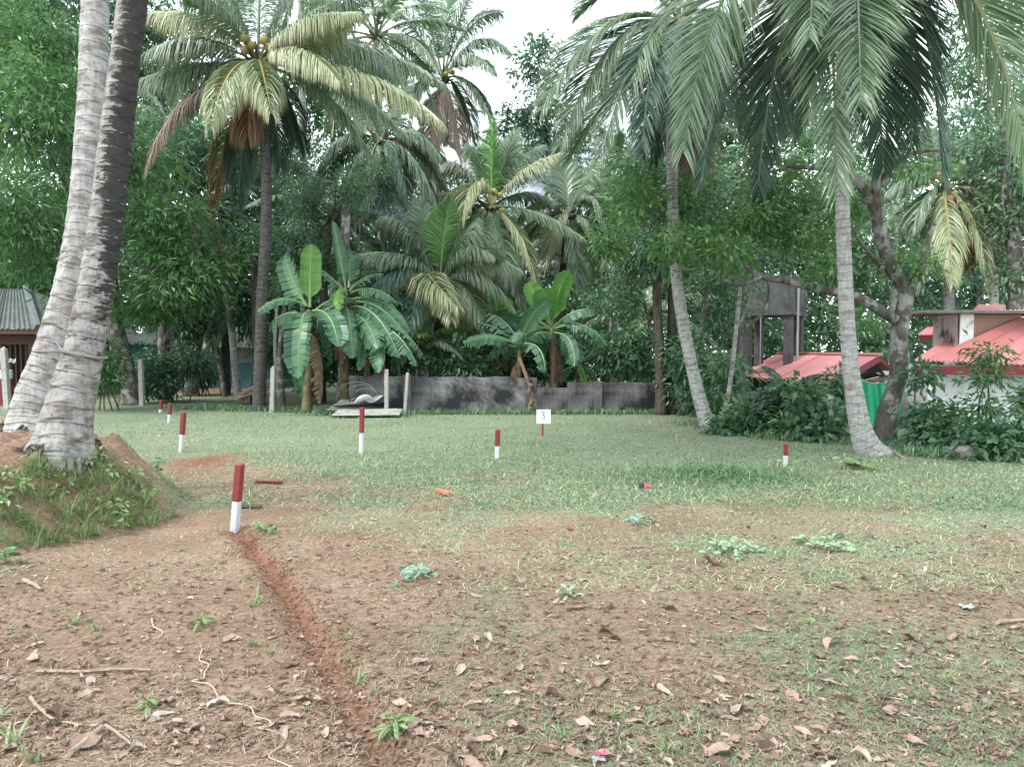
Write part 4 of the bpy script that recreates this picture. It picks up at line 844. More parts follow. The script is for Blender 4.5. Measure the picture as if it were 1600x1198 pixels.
# ------------------------------------------------------------------ bananas
def banana_leaf(p0, p1, p2, W, seed, torn=.3, fold=.30, twist=None, pet=.14, n_=18):
    r = np.random.RandomState(seed); p0, p1, p2 = [np.asarray(v, float) for v in (p0, p1, p2)]
    h = p2-p0; h[2] = 0
    if np.linalg.norm(h) < .15*np.linalg.norm(p2-p0): h = np.array([.15*r.normal(), -1, 0]) if twist is None else np.array([0, -1., 0])
    side0 = nrm(np.cross(h, [0, 0, 1.])); tw = math.radians(twist if twist is not None else r.uniform(-35, 35))
    if twist is not None and twist >= 900:
        side0 = nrm(np.cross(p2-p0, [.25*r.normal(), 1., .1])); tw = math.radians(twist-999)
    t = np.linspace(pet, 1, n_+1); pos, tan = bez(p0, p1, p2, t); tan = nrm(tan)
    sd = nrm(side0 - tan*(tan @ side0)[:, None]); up = np.cross(sd, tan)
    sd, up = sd*math.cos(tw) + up*math.sin(tw), up*math.cos(tw) - sd*math.sin(tw)
    u = (t-pet)/(1-pet); w = W*np.minimum(1, (u/.16)**.6)*np.minimum(1, ((1-u)/.22)**.55)*(1-.12*u)
    V = []; F = []; col = []; b = 0
    for s in (-1, 1):
        dr = fold + .1*r.normal()
        for i in range(n_):
            tr = r.rand() < torn; gap = r.uniform(.05, .34) if tr else 0.0; dd = dr + (r.uniform(.0, .5) if tr else r.normal(0, .04))
            for j, (k, f) in enumerate(((i, gap), (i+1, -gap*r.rand()))):
                m0 = pos[k]; e = w[k]; ax = tan[k]*(np.linalg.norm(pos[i+1]-pos[i])*f)
                lean = tan[k]*e*.28
                a = m0 + sd[k]*s*e*.55 + up[k]*e*(.10 - dd*.25) + ax*.5 + lean*.4; c_ = m0 + sd[k]*s*e + up[k]*e*(.08 - dd) + np.array([0, 0, -e*dd*.35]) + ax + lean
                V += [m0, a, c_]; sh = .5 + .12*r.normal() + (.08 if i % 2 else -.05); col += [(sh+.05, 0, .12), (sh, .1, 0), (sh-.03, .7*r.rand(), 0)]
            F += [[b, b+1, b+4, b+3], [b+1, b+2, b+5, b+4]] if s > 0 else [[b, b+3, b+4, b+1], [b+1, b+4, b+5, b+2]]
            b += 6
    tt = np.linspace(0, .97, 14); pp, _ = bez(p0, p1, p2, tt)
    tv, tf, _ = tube(pp, .026*(1-tt)**.7*min(1.3, W/.2) + .004, 5)
    V = np.vstack([np.array(V), tv]); col = np.vstack([np.array(col), np.tile([.5, 0, 1.], (len(tv), 1))])
    return mesh('leaf', V, [np.array(F)] + [f + b for f in tf], None, col=col)
M['stem'] = plain('banana_stem', (.16, .17, .08), .7, .25, 7, dirt=(.10, .06, .04), dscale=4, dlo=.42, dhi=.6, bmp=.3)
def banana(label, base, top, d, leaves, r0=.11, group=None, dead=3, seed=0):
    b_ = np.array([P(base[0], base[1], d)[0], d, 0.]); b_[2] = float(gz(b_[0], b_[1])) - .08; tp = P(*top, d)
    root = thing('banana_plant', label, 'banana plant', b_, group); r = np.random.RandomState(seed+5)
    pts = [b_, b_*.5+tp*.5+np.array([r.uniform(-.05, .05), 0, 0]), tp]
    V, F, uv = tube(smooth_path(pts, 14), np.linspace(r0*1.2, r0*.55, 14), 10); linkw('stem', mesh('stem', V-b_, F, M['stem'], uv=uv, smooth=True), root, b_)
    for k, f in enumerate(leaves):
        x0, y0, x1, y1, dd, cx_, cy_, wpx = f[:8]; mt = f[8] if len(f) > 8 else 'banana'; tw = f[9] if len(f) > 9 else None
        p0, p2, p1 = P(x0, y0, d), P(x1, y1, d+dd), P(cx_, cy_, d+dd*.5)
        me = banana_leaf(p0-tp, p1-tp, p2-tp, wpx*d/FPX/2*1.22, seed*50+k, torn=.10 if mt == 'banana_new' else .62, fold=.18 if mt == 'banana_new' else .42, twist=tw)
        me.materials.append(M[mt]); linkw('leaf', me, root, tp)
    for k in range(dead):
        a = r.uniform(0, 6.28); h0 = b_*(.25) + tp*.75; dv = np.array([math.cos(a), math.sin(a), 0])
        p0 = h0 + dv*r0*.5; p1 = h0 + dv*.30 + [0, 0, .05]; p2 = h0 + dv*.28 + [0, 0, -r.uniform(.6, 1.2)]
        p2[2] = max(p2[2], b_[2]+.12)
        me = banana_leaf(p0-tp, p1-tp, p2-tp, .11, seed*91+k, torn=.7, fold=1.3); me.materials.append(M['banana_dead']); linkw('dead_leaf', me, root, tp)
    return root
bn, bo = 'banana_new', 'banana'
banana('banana plant with one broad bright upright leaf beside the thin rusty footed post', (478, 640), (483, 484), 19.6, [
 (484, 480, 487, 381, .0, 484, 430, 29, bn, 999), (479, 478, 445, 398, .6, 455, 440, 30, bo, 1009), (478, 478, 402, 487, -.6, 440, 452, 22, bo), (481, 490, 466, 592, -1.1, 466, 480, 36, bo, 999), (489, 486, 529, 542, -.9, 520, 478, 32, bo, 1019),
 (488, 492, 520, 570, .5, 510, 500, 26, bo), (480, 495, 412, 520, .8, 440, 475, 24, bo), (476, 500, 474, 622, .5, 470, 520, 28, bo), (492, 485, 560, 470, .8, 525, 455, 20, bo), (484, 520, 500, 632, -.3, 505, 540, 24, 'banana_dead')], .12, None, 3, 1)
banana('taller banana plant with a long slender unopened leaf pointing up, second in the left clump', (540, 640), (540, 465), 20.3, [
 (542, 462, 520, 345, .2, 532, 400, 16, bo, 70), (538, 455, 502, 421, .0, 515, 430, 22, bo), (546, 455, 600, 428, .0, 570, 425, 22, bo), (548, 458, 616, 468, -.3, 580, 440, 20, bo), (538, 455, 528, 488, -.9, 524, 440, 18, bn), (545, 450, 548, 392, .6, 545, 420, 26, bo, 989),
 (550, 468, 642, 520, -.3, 600, 452, 22, bo), (552, 472, 650, 552, -.7, 605, 465, 22, bo), (548, 480, 625, 560, -1.2, 590, 470, 26, bo), (530, 480, 470, 520, .6, 500, 460, 22, bo), (545, 490, 590, 545, -1.4, 575, 490, 28, bo), (560, 470, 662, 500, .8, 610, 450, 20, bo), (540, 480, 552, 560, -1.2, 545, 480, 26, bo)], .13, None, 4, 2)
banana('dense banana plant with many drooping leaves, right end of the left clump', (588, 625), (585, 512), 19.9, [
 (587, 508, 664, 560, -.4, 630, 500, 22, bo), (587, 510, 652, 572, -.9, 625, 510, 22, bo), (585, 512, 592, 583, -1.0, 590, 510, 22, bo, 999), (583, 508, 545, 530, -.3, 560, 500, 24, bn), (586, 506, 640, 510, .4, 610, 488, 20, bo), (584, 506, 610, 470, .5, 595, 480, 22, bo), (582, 512, 560, 580, -.4, 562, 520, 22, bo), (588, 512, 625, 590, .3, 620, 520, 22, bo), (584, 510, 565, 475, .7, 570, 490, 22, bo)], .10, None, 2, 3)
banana('banana plant with low spreading leaves and a withered leaf hanging over the wall', (815, 610), (812, 545), 20.6, [
 (808, 540, 723, 535, -.4, 770, 512, 24, bo), (808, 538, 744, 506, .2, 775, 505, 22, bo), (812, 536, 762, 490, .5, 785, 490, 24, bo), (816, 538, 852, 582, -.8, 850, 530, 26, bo), (812, 536, 862, 468, -.6, 830, 480, 24, bo, 1010), (806, 542, 760, 560, .5, 780, 530, 22, bo), (814, 540, 868, 525, .4, 840, 508, 24, bo)], .10, None, 1, 4)
banana('banana plant with three tall bright upright leaves behind the notch in the wall', (866, 612), (862, 512), 21.2, [
 (862, 508, 888, 423, -.2, 868, 460, 28, bn, 999), (860, 508, 826, 440, .2, 838, 470, 26, bn, 990), (860, 510, 848, 450, -.4, 856, 480, 34, bn, 1005), (865, 512, 936, 486, -.3, 900, 474, 24, bo), (866, 514, 950, 542, -.6, 920, 492, 26, bo), (866, 512, 930, 520, .5, 900, 494, 24, bo), (858, 512, 768, 492, .4, 810, 478, 26, bo), (858, 515, 800, 535, -.8, 825, 500, 26, bo),
 (865, 520, 898, 572, -.9, 900, 520, 26, bo), (860, 520, 842, 570, .4, 840, 515, 24, bo), (866, 516, 912, 570, .6, 905, 515, 24, bo), (858, 515, 790, 560, .6, 820, 500, 22, bo)], .11, None, 2, 5)
banana('thin banana plant with two small bright leaves left of the wall pair', (776, 605), (778, 500), 22.6, [
 (778, 498, 770, 447, 0, 773, 470, 22, bn, 999), (779, 498, 800, 468, .1, 788, 480, 13, bn, 999), (777, 502, 735, 520, -.3, 755, 490, 18, bo), (780, 502, 815, 520, -.3, 800, 490, 18, bo)], .09, None, 2, 6)
banana('small banana plant with torn leaves right of the notch behind the wall', (905, 610), (903, 575), 21.8, [
 (903, 572, 880, 545, 0, 890, 555, 18, bo), (904, 572, 940, 552, .2, 920, 552, 18, bo), (903, 572, 935, 600, -.4, 930, 572, 20, bo), (902, 574, 872, 598, -.4, 878, 570, 18, bo), (904, 572, 915, 600, -.6, 915, 575, 16, bn)], .07, None, 1, 7)
# withered leaf stalk over the wall
q = MB(); sp_ = smooth_path([P(812, 560, 20.2), P(822, 588, 19.55), P(829, 612, 19.5), P(832, 636, 19.5)], 12); q.tube(sp_, np.linspace(.05, .025, 12), 6)
rr = np.random.RandomState(4)
o = thing('withered_banana_leaf', 'brown withered banana leaf hanging down over the dark wall', 'dead leaf', sp_[0]); q.build('stalk', M['banana_dead'], o, sp_[0])
for k in range(9):
    b_ = sp_[2+k]; e = b_ + np.array([rr.uniform(-.14, .14), -.06, -rr.uniform(.08, .22)]); me = banana_leaf(b_*0, (e-b_)*.5+[0, -.04, .03], e-b_, .05, 900+k, torn=.6, fold=1.0, n_=6); me.materials.append(M['banana_dead']); linkw('dry_strip', me, o, b_)

# ------------------------------------------------------------------ broadleaf trees and shrubs
def crown_arrays(blobs, seed, clump_r=.45, per=55, dens=1.0, L=.18, Wd=.06, droop=.35, rpow=.42):
    r = np.random.RandomState(seed); V = []; C_ = []
    for bl in blobs:
        c = np.asarray(bl[:3], float); R = np.asarray(bl[3:6], float)
        nC = max(6, int(dens*8.0*(R[0]*R[1]*R[2])**(2/3)/clump_r**2))
        dv = nrm(r.normal(size=(nC, 3))); rad = r.rand(nC)**rpow
        cc = c + dv*rad[:, None]*R*(1 + .18*r.normal(size=(nC, 1)))
        k = np.maximum(6, (per*r.uniform(.4, 1.3, nC)).astype(int)); idx = np.repeat(np.arange(nC), k); n_ = len(idx)
        off = r.normal(size=(n_, 3))*clump_r*.55*np.array([1, 1, .62]); pos = cc[idx] + off
        out = nrm(off)*.8 + dv[idx]*.35 + r.normal(size=(n_, 3))*.45 + np.array([0, 0, -droop]); d = nrm(out)
        ln = L*r.uniform(.7, 1.25, n_)[:, None]; wd = Wd*r.uniform(.75, 1.2, n_)[:, None]
        upv = nrm(np.array([0, 0, 1.]) + .6*r.normal(size=(n_, 3))); s = nrm(np.cross(d, upv)); u2 = np.cross(s, d)
        mid = pos + d*ln*.42
        q = np.stack([pos, mid + s*wd*.5 + u2*wd*.16, pos + d*ln - np.array([0, 0, 1.])*ln*.12, mid - s*wd*.5 + u2*wd*.16], 1)
        V.append(q.reshape(-1, 3)); cl = r.normal(0, .17, nC)
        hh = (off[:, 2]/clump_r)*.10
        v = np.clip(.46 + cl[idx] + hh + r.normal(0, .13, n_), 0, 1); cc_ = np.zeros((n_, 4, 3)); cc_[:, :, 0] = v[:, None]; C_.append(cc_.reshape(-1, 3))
    V = np.vstack(V); n_ = len(V)//4; b = np.arange(n_)*4
    return V, [np.stack([b, b+1, b+2], -1), np.stack([b, b+2, b+3], -1)], np.vstack(C_)
def crown_mesh(blobs, seed, mat, origin, **k):
    V, F, c = crown_arrays(blobs, seed, **k); return mesh('crown', V-np.asarray(origin), F, mat, col=c)
def BL(px, py, d, rxp, ryp, rd=None):         # a foliage mass: centre seen at (px,py), radii in photo pixels and metres of depth
    c = P(px, py, d); rx = rxp*d/FPX; return (*c, rx, rd if rd else rx, ryp*d/FPX)
def tree(label, base, trunk, rad, blobs, mat, seed, bark='bark', name='tree', cat='tree', limbs=None, group=None, nlimb=2, **k):
    base = np.asarray(base, float); root = thing(name, label, cat, base, group); r = np.random.RandomState(seed)
    V, F, uv = tube(smooth_path([base] + list(trunk), 22), np.interp(np.linspace(0, 1, 22), np.linspace(0, 1, len(rad)), rad), 12,
                    rfun=lambda l, th: 1 + .13*(vnoise(th*2.2+seed, l*2.0)-.5)*2 + .5*np.exp(-l/.25)*(.5+.3*np.sin(4*th+seed)))
    linkw('trunk', mesh('trunk', V-base, F, M[bark], uv=uv, smooth=True), root, base)
    top = np.asarray(trunk[-1]); low = np.asarray(trunk[max(0, len(trunk)-2)])
    for lp, lr in (limbs or []):
        V, F, uv = tube(smooth_path(lp, 20), np.linspace(lr[0], lr[1], 20), 9, rfun=lambda l, th: 1 + .16*(vnoise(th*2+seed, l*3)-.5)*2)
        linkw('branch', mesh('branch', V-np.asarray(lp[0]), F, M[bark], uv=uv, smooth=True), root, lp[0])
    for b in blobs:
        for j in range(nlimb):
            a = low + (top-low)*r.uniform(.2, 1); e = np.array(b[:3]) + r.uniform(-.5, .5, 3)*np.array(b[3:6]); m_ = (a+e)/2 + np.array([0, 0, -.12*np.linalg.norm(e-a)]) + r.normal(0, .15, 3)
            V, F, uv = tube(smooth_path([a, m_, e], 10), np.linspace(rad[-1]*.55, .015, 10), 6); linkw('branch', mesh('branch', V-a, F, M[bark], uv=uv, smooth=True), root, a)
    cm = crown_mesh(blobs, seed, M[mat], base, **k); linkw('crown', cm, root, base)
    return root
def gb(px, d, lift=-.1):
    x = P(px, 600, d)[0]; return np.array([x, d, float(gz(x, d)) + lift])

# forked tree on the right, with the long limb reaching left over the water tower
md = 13.6
tree('gnarled forked mango tree with lichen bark whose long limb reaches over the water tower', gp(*G(1381, 690)[:2], -.1),
  [P(1388, 640, md), P(1406, 580, md+.1), P(1404, 520, md+.1), P(1416, 460, md+.2), P(1395, 420, md+.2), P(1374, 360, md+.2), P(1368, 300, md+.1), P(1376, 235, md)],
  [.20, .17, .155, .165, .14, .125, .125, .11, .085, .06],
  [BL(1240, 310, 15.6, 70, 50, .9), BL(1175, 355, 15.4, 70, 40, .8), BL(1060, 310, 15.6, 50, 36, .7), BL(985, 310, 15.9, 52, 40, .7), BL(945, 385, 15.9, 46, 34, .6), BL(1095, 380, 15.4, 55, 40, .7), BL(1270, 380, 15.2, 50, 28, .7), BL(1438, 412, 13.7, 44, 32, .5), BL(1430, 255, 14.4, 44, 28, .5), BL(1285, 250, 14.8, 60, 36, .7), BL(1350, 500, 14.8, 40, 16, .4), BL(1190, 270, 15.6, 45, 36, .7), BL(1130, 395, 13.9, 50, 26, .5), BL(1300, 425, 13.3, 34, 14, .35), BL(1060, 380, 14.2, 40, 36, .5), BL(1000, 310, 14.6, 40, 30, .5), BL(1320, 330, 14.6, 40, 36, .6)],
  'leaf_bright', 61, name='mango_tree', cat='mango tree', nlimb=0,
  limbs=[([P(1398, 500, md), P(1340, 465, md-.1), P(1285, 452, md), P(1225, 438, md+.1), P(1190, 432, md+.2), P(1150, 405, md+.4), P(1090, 380, md+.8)], (.10, .02)),
         ([P(1190, 432, md+.2), P(1150, 445, md+.2), P(1100, 420, md+.4), P(1060, 425, md+.6)], (.04, .012)),
         ([P(1374, 340, md+.2), P(1340, 285, md+.1), P(1295, 265, md+.1), P(1230, 260, md+.2)], (.10, .03)),
         ([P(1375, 290, md+.1), P(1400, 255, md), P(1450, 235, md), P(1500, 245, md)], (.07, .015)),
         ([P(1412, 470, md+.2), P(1440, 420, md+.2), P(1445, 385, md+.2), P(1460, 350, md+.3)], (.09, .03)),
         ([P(1380, 420, md+.2), P(1345, 380, md), P(1330, 350, md)], (.05, .015))], L=.155, Wd=.055, clump_r=.26, per=36, dens=.56)
# left mango masses
tree('big spreading mango tree left of the palms with thick leaning grey trunk', gb(206, 22.6), [P(196, 580, 22.6), P(178, 500, 22.5), P(168, 420, 22.4), P(150, 330, 22)], [.34, .27, .25, .22, .16],
  [BL(60, 190, 20, 95, 85, 1.8), BL(30, 330, 19, 90, 70, 1.6), BL(85, 410, 20, 75, 50, 1.4), BL(250, 330, 21, 85, 60, 1.5), BL(285, 420, 21, 75, 60, 1.5), BL(60, 60, 21, 90, 60, 1.6), BL(205, 240, 22, 60, 50, 1.4), BL(240, 480, 21.5, 60, 40, 1.2)],
  'leaf_bright', 71, name='mango_tree', cat='mango tree', L=.24, Wd=.075, clump_r=.5, per=60, dens=.85, nlimb=1)
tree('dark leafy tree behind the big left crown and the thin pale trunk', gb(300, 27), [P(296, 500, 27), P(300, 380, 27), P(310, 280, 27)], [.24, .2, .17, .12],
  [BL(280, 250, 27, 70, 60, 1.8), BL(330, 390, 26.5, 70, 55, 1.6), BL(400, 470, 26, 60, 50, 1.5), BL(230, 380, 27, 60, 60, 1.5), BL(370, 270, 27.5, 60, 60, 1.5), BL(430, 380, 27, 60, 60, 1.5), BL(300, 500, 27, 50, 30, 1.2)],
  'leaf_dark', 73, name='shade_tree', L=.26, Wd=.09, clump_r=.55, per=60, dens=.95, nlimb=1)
tree('feathery leaved tree between the tall left palm and the banana clump', gb(500, 23.5), [P(505, 520, 23.5), P(510, 400, 23.5), P(540, 290, 23.5)], [.16, .13, .11, .08],
  [BL(470, 320, 23, 45, 60, 1.0), BL(500, 400, 23, 45, 40, .9), BL(590, 262, 23, 34, 28, .7), BL(540, 300, 23.5, 40, 34, .8), BL(460, 240, 24, 50, 40, 1.0), BL(440, 430, 23, 36, 40, .9)],
  'leaf_cool', 79, name='feathery_tree', bark='bark_brown', L=.15, Wd=.03, clump_r=.35, per=80, dens=.6, droop=.2)
tree('tall thin crowned tree standing in the white sky gap', gb(872, 32), [P(872, 450, 32), P(868, 300, 32), P(850, 160, 32)], [.22, .18, .14, .06],
  [BL(828, 95, 32, 34, 28, .8), BL(850, 130, 32, 24, 18, .6), BL(820, 190, 32, 54, 34, 1.1), BL(870, 215, 32, 55, 42, 1.2), BL(800, 250, 32, 40, 36, 1.0), BL(900, 285, 32, 50, 36, 1.1), BL(855, 165, 32, 30, 20, .7), BL(845, 70, 32, 16, 12, .4)],
  'leaf_cool', 83, name='tall_tree', L=.26, Wd=.11, clump_r=.40, per=30, dens=.62, nlimb=1)
tree('small leaved bushy tree behind the slim curved palm', gb(1035, 19), [P(1030, 540, 19), P(1025, 400, 19), P(1030, 300, 19)], [.14, .12, .1, .07],
  [BL(1000, 270, 19, 55, 40, 1.0), BL(1080, 270, 19.3, 60, 50, 1.0), BL(1010, 400, 19, 55, 45, 1.0), BL(1110, 340, 19, 60, 60, 1.1), BL(960, 470, 19.5, 45, 40, .9), BL(1130, 470, 19, 40, 60, .9)],
  'leaf_cool', 89, name='bushy_tree', bark='bark_brown', L=.11, Wd=.05, clump_r=.33, per=70, dens=.85)
tree('hazy tall tree at the far right above the red house', gb(1590, 24), [P(1585, 400, 24), P(1575, 300, 24), P(1570, 200, 24)], [.26, .22, .16, .1],
  [BL(1560, 230, 24, 60, 45, 1.3), BL(1600, 300, 24, 60, 50, 1.3), BL(1520, 110, 25, 60, 50, 1.3), BL(1610, 150, 24.5, 50, 50, 1.3), BL(1560, 340, 24, 50, 36, 1.0), BL(1600, 420, 24, 60, 40, 1.2), BL(1530, 40, 25, 60, 40, 1.2), BL(1600, 40, 25, 60, 50, 1.2)],
  'leaf_cool', 97, name='tall_tree', L=.22, Wd=.08, clump_r=.45, per=42, dens=.62)
tree('dark broad tree behind the water tower', gb(1150, 27), [P(1150, 500, 27), P(1155, 400, 27), P(1160, 330, 27)], [.22, .18, .15, .1],
  [BL(1130, 480, 26, 60, 70, 1.5), BL(1180, 520, 27, 60, 50, 1.4), BL(1290, 500, 27, 80, 40, 1.5), BL(1150, 380, 27, 80, 60, 1.6), BL(1330, 400, 28, 80, 60, 1.6), BL(1250, 400, 28, 70, 60, 1.6), BL(1360, 520, 27, 60, 30, 1.2)],
  'leaf_cool', 101, name='shade_tree', L=.25, Wd=.10, clump_r=.5, per=46, dens=.72, nlimb=1)
# more trees beyond: (label, px x, depth, blobs, mat)
far = [('dense far tree behind the brown house roof', 40, 34, [(30, 440, 80, 60), (120, 430, 60, 60), (60, 330, 80, 60), (-40, 400, 80, 90)], 'leaf_mango'),
 ('tall far tree filling the top corner behind the big trunks', 100, 36, [(60, 120, 110, 90), (150, 60, 90, 80), (230, 130, 80, 70), (40, 0, 110, 80), (130, 230, 90, 60), (260, 40, 70, 60)], 'leaf_cool'),
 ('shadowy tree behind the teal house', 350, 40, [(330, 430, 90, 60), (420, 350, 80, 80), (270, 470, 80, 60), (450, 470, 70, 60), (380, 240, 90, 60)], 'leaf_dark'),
 ('tall tree behind the drooping blue green palm', 560, 38, [(540, 180, 80, 60), (600, 260, 80, 60), (640, 330, 70, 60), (480, 120, 80, 70), (560, 420, 80, 60), (640, 420, 70, 60)], 'leaf_mango'),
 ('low far tree in the middle gap behind the young palm', 730, 37, [(690, 330, 60, 50), (740, 420, 70, 60), (800, 360, 60, 60), (720, 500, 80, 50), (660, 470, 60, 60), (820, 470, 60, 60)], 'leaf_cool'),
 ('far rounded tree right of the sky gap', 960, 36, [(930, 330, 60, 60), (980, 250, 50, 40), (900, 420, 60, 60), (960, 480, 70, 60), (1020, 420, 70, 60)], 'leaf_cool'),
 ('far tree seen through the slim curved palm', 1090, 35, [(1090, 250, 80, 60), (1150, 300, 80, 60), (1060, 340, 70, 60), (1110, 180, 80, 50), (1180, 200, 70, 50), (1100, 450, 90, 70)], 'leaf_mango'),
 ('far pale tree behind the forked tree', 1330, 38, [(1280, 330, 80, 50), (1370, 300, 80, 60), (1330, 420, 90, 60), (1430, 400, 70, 60), (1270, 190, 60, 50)], 'leaf_far'),
 ('far pale tree rising behind the red roofs', 1530, 40, [(1480, 380, 80, 60), (1560, 420, 90, 60), (1600, 330, 80, 60), (1500, 200, 60, 60), (1440, 460, 70, 40), (1640, 200, 80, 90)], 'leaf_far')]
for k, (lab, px, d, bl, mt) in enumerate(far):
    tp = P(px, min(b[1] for b in bl)+60, d)
    tree(lab, gb(px, d), [gb(px, d)*.5+tp*.5, tp], [.3, .24, .14], [BL(a, b_, d + (j % 3)*1.2 - 1, rx, ry, 2.0) for j, (a, b_, rx, ry) in enumerate(bl)], mt, 200+k, name='background_tree', L=.34, Wd=.13, clump_r=.75, per=48, dens=.85, nlimb=1)
# distant wood that reads as one mass
r = np.random.RandomState(77); bl = []
for k in range(150):
    px = r.uniform(-500, 2100); d = r.uniform(42, 58); topy = 330 - 190*sstep(560, 250, px) - 120*sstep(1150, 1500, px)
    bl.append(BL(px, r.uniform(topy, 590), d, 90, 70, 3))
for k in range(70): bl.append(BL(r.uniform(-300, 1900), r.uniform(470, 585), r.uniform(40, 50), 110, 50, 2))
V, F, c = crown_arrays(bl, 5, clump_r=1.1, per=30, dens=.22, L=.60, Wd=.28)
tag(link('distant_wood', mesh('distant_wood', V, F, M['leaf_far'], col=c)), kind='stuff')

# slender trunks in the undergrowth
def pole_tree(label, pts, rad, bark, blobs, mat='leaf_cool', seed=1, name='slender_tree', **k):
    kw = dict(L=.18, Wd=.06, clump_r=.35, per=40, dens=.8); kw.update(k)
    return tree(label, pts[0], pts[1:], rad, blobs, mat, seed, bark=bark, name=name, nlimb=1, **kw)
pole_tree('dark straight tree trunk just left of the wall, behind the banana stems', [gb(537, 21.2), P(538, 480, 21.2), P(540, 330, 21.2)], [.17, .15, .12], 'bark', [BL(545, 300, 21.2, 34, 26, .6)], seed=301)
pole_tree('straight dark trunk behind the wall right of the notch', [gb(944, 25), P(946, 480, 25), P(948, 380, 25)], [.13, .12, .10], 'bark_brown', [BL(950, 360, 25, 45, 34, .9)], seed=302)
pole_tree('pale trunk beside the straight dark trunk behind the wall', [gb(956, 25.6), P(962, 480, 25.6), P(968, 390, 25.6)], [.13, .11, .10], 'bark_pale', [BL(975, 370, 25.6, 40, 34, .9)], seed=303)
pole_tree('dark mossy trunk at the very end of the wall by the curved palm', [gb(1048, 19.2), P(1050, 540, 19.2), P(1052, 430, 19.2)], [.16, .14, .11], 'bark_brown', [BL(1050, 410, 19.2, 40, 30, .7)], seed=304)
pole_tree('thick fluted grey trunk left of the water tower pillars', [gb(1144, 20), P(1150, 560, 20), P(1160, 440, 20)], [.17, .15, .12], 'bark', [BL(1180, 400, 20, 50, 34, .9)], seed=305)
pole_tree('thin pale pole trunk before the fluted trunk near the shrubs', [gb(1128, 16.6), P(1142, 590, 16.6), P(1160, 420, 16.6)], [.055, .05, .04], 'bark_pale', [BL(1165, 400, 16.6, 40, 30, .6)], seed=306)
pole_tree('thin leaning pole trunk behind the slim curved palm', [gb(1092, 21), P(1098, 520, 21), P(1106, 400, 21)], [.08, .07, .06], 'bark', [BL(1106, 390, 21, 40, 30, .7)], seed=307)
pole_tree('slim trunk with white patches between the two left fence posts', [gb(258, 24.5), P(256, 520, 24.5), P(262, 420, 24.5)], [.20, .17, .14], 'bark', [BL(262, 400, 24.5, 50, 40, 1.0)], seed=308)
pole_tree('forked grey sapling trunk before the teal house', [gb(352, 26.5), P(342, 560, 26.5), P(322, 480, 26.5)], [.09, .08, .05], 'bark', [BL(320, 470, 26.5, 40, 26, .8)], seed=309)
pole_tree('leaning thin trunk crossing before the teal house wall', [gb(288, 27), P(282, 560, 27), P(276, 500, 27)], [.08, .07, .05], 'bark', [BL(275, 490, 27, 34, 24, .7)], seed=310)
pole_tree('twisted pale thin tree right of the tall dark palm trunk', [gb(438, 22), P(430, 540, 22), P(438, 440, 22), P(452, 380, 22)], [.06, .055, .045, .03], 'bark_pale', [BL(455, 370, 22, 36, 26, .6)], seed=311)
pole_tree('slender grey trunk beside the banana clump and thin post', [gb(440, 21.2), P(438, 560, 21.2), P(446, 460, 21.2)], [.10, .09, .06], 'bark', [BL(448, 450, 21.2, 30, 24, .6)], seed=312)
pole_tree('dark trunk behind the left banana plant with torn bark', [gb(398, 23), P(400, 520, 23), P(396, 400, 23)], [.14, .12, .10], 'bark_brown', [BL(396, 385, 23, 50, 36, .9)], seed=313)

# shrubs: (label, base px, depth, blobs, material, leaf size)
def shrub(label, px, d, blobs, mat, seed, name='shrub', cat='shrub', group=None, stems=6, **k):
    b_ = gb(px, d, -.03); root = thing(name, label, cat, b_, group); r = np.random.RandomState(seed); q = MB()
    for j in range(stems):
        bl = blobs[j % len(blobs)]; e = np.array(bl[:3]) + r.uniform(-.5, .5, 3)*np.array(bl[3:6]); s0 = b_ + np.array([r.uniform(-.25, .25), r.uniform(-.15, .15), 0]); s0[0] += (e[0]-b_[0])*.5
        s0[2] = float(gz(s0[0], s0[1]))-.03
        q.tube(smooth_path([s0, (s0+e)/2+r.normal(0, .08, 3), e], 8), np.linspace(.022, .008, 8), 5)
    q.build('stems', M['bark_brown'], root, b_)
    kw = dict(L=.16, Wd=.075, clump_r=.26, per=42, dens=1.0); kw.update(k)
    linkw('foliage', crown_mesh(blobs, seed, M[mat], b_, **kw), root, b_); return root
shrub('dark glossy shrub below the water tower, left of the curved palm', 1190, 14.8, [BL(1168, 652, 14.8, 36, 24, .45), BL(1212, 645, 14.9, 36, 22, .45), BL(1150, 668, 14.6, 34, 16, .4), BL(1215, 665, 14.5, 40, 22, .4)], 'leaf_hedge', 401)
shrub('leafy green shrub with broad leaves beside the grey half hidden post', 1270, 13.9, [BL(1262, 636, 13.9, 32, 28, .4), BL(1288, 656, 13.7, 20, 22, .35), BL(1255, 676, 13.6, 38, 15, .35), BL(1240, 612, 14.2, 20, 14, .3)], 'leaf_hedge', 402, L=.19, Wd=.09)
shrub('hedge shrub just right of the forked tree trunk', 1440, 12.6, [BL(1446, 640, 12.8, 16, 18, .3), BL(1462, 658, 12.6, 34, 14, .35), BL(1452, 676, 12.4, 28, 18, .35), BL(1482, 684, 12.2, 40, 20, .35), BL(1436, 585, 13.1, 10, 18, .2)], 'leaf_hedge', 403, dens=.75)
shrub('tall light green shrub poking above the hedge before the red roof', 1540, 12.2, [BL(1536, 635, 12.2, 16, 20, .25), BL(1542, 585, 12.2, 11, 14, .15), BL(1510, 660, 12, 34, 20, .35), BL(1545, 550, 12.3, 5, 12, .08), BL(1478, 640, 12.5, 14, 10, .2)], 'leaf_bright', 404, L=.13, Wd=.045, dens=.55)
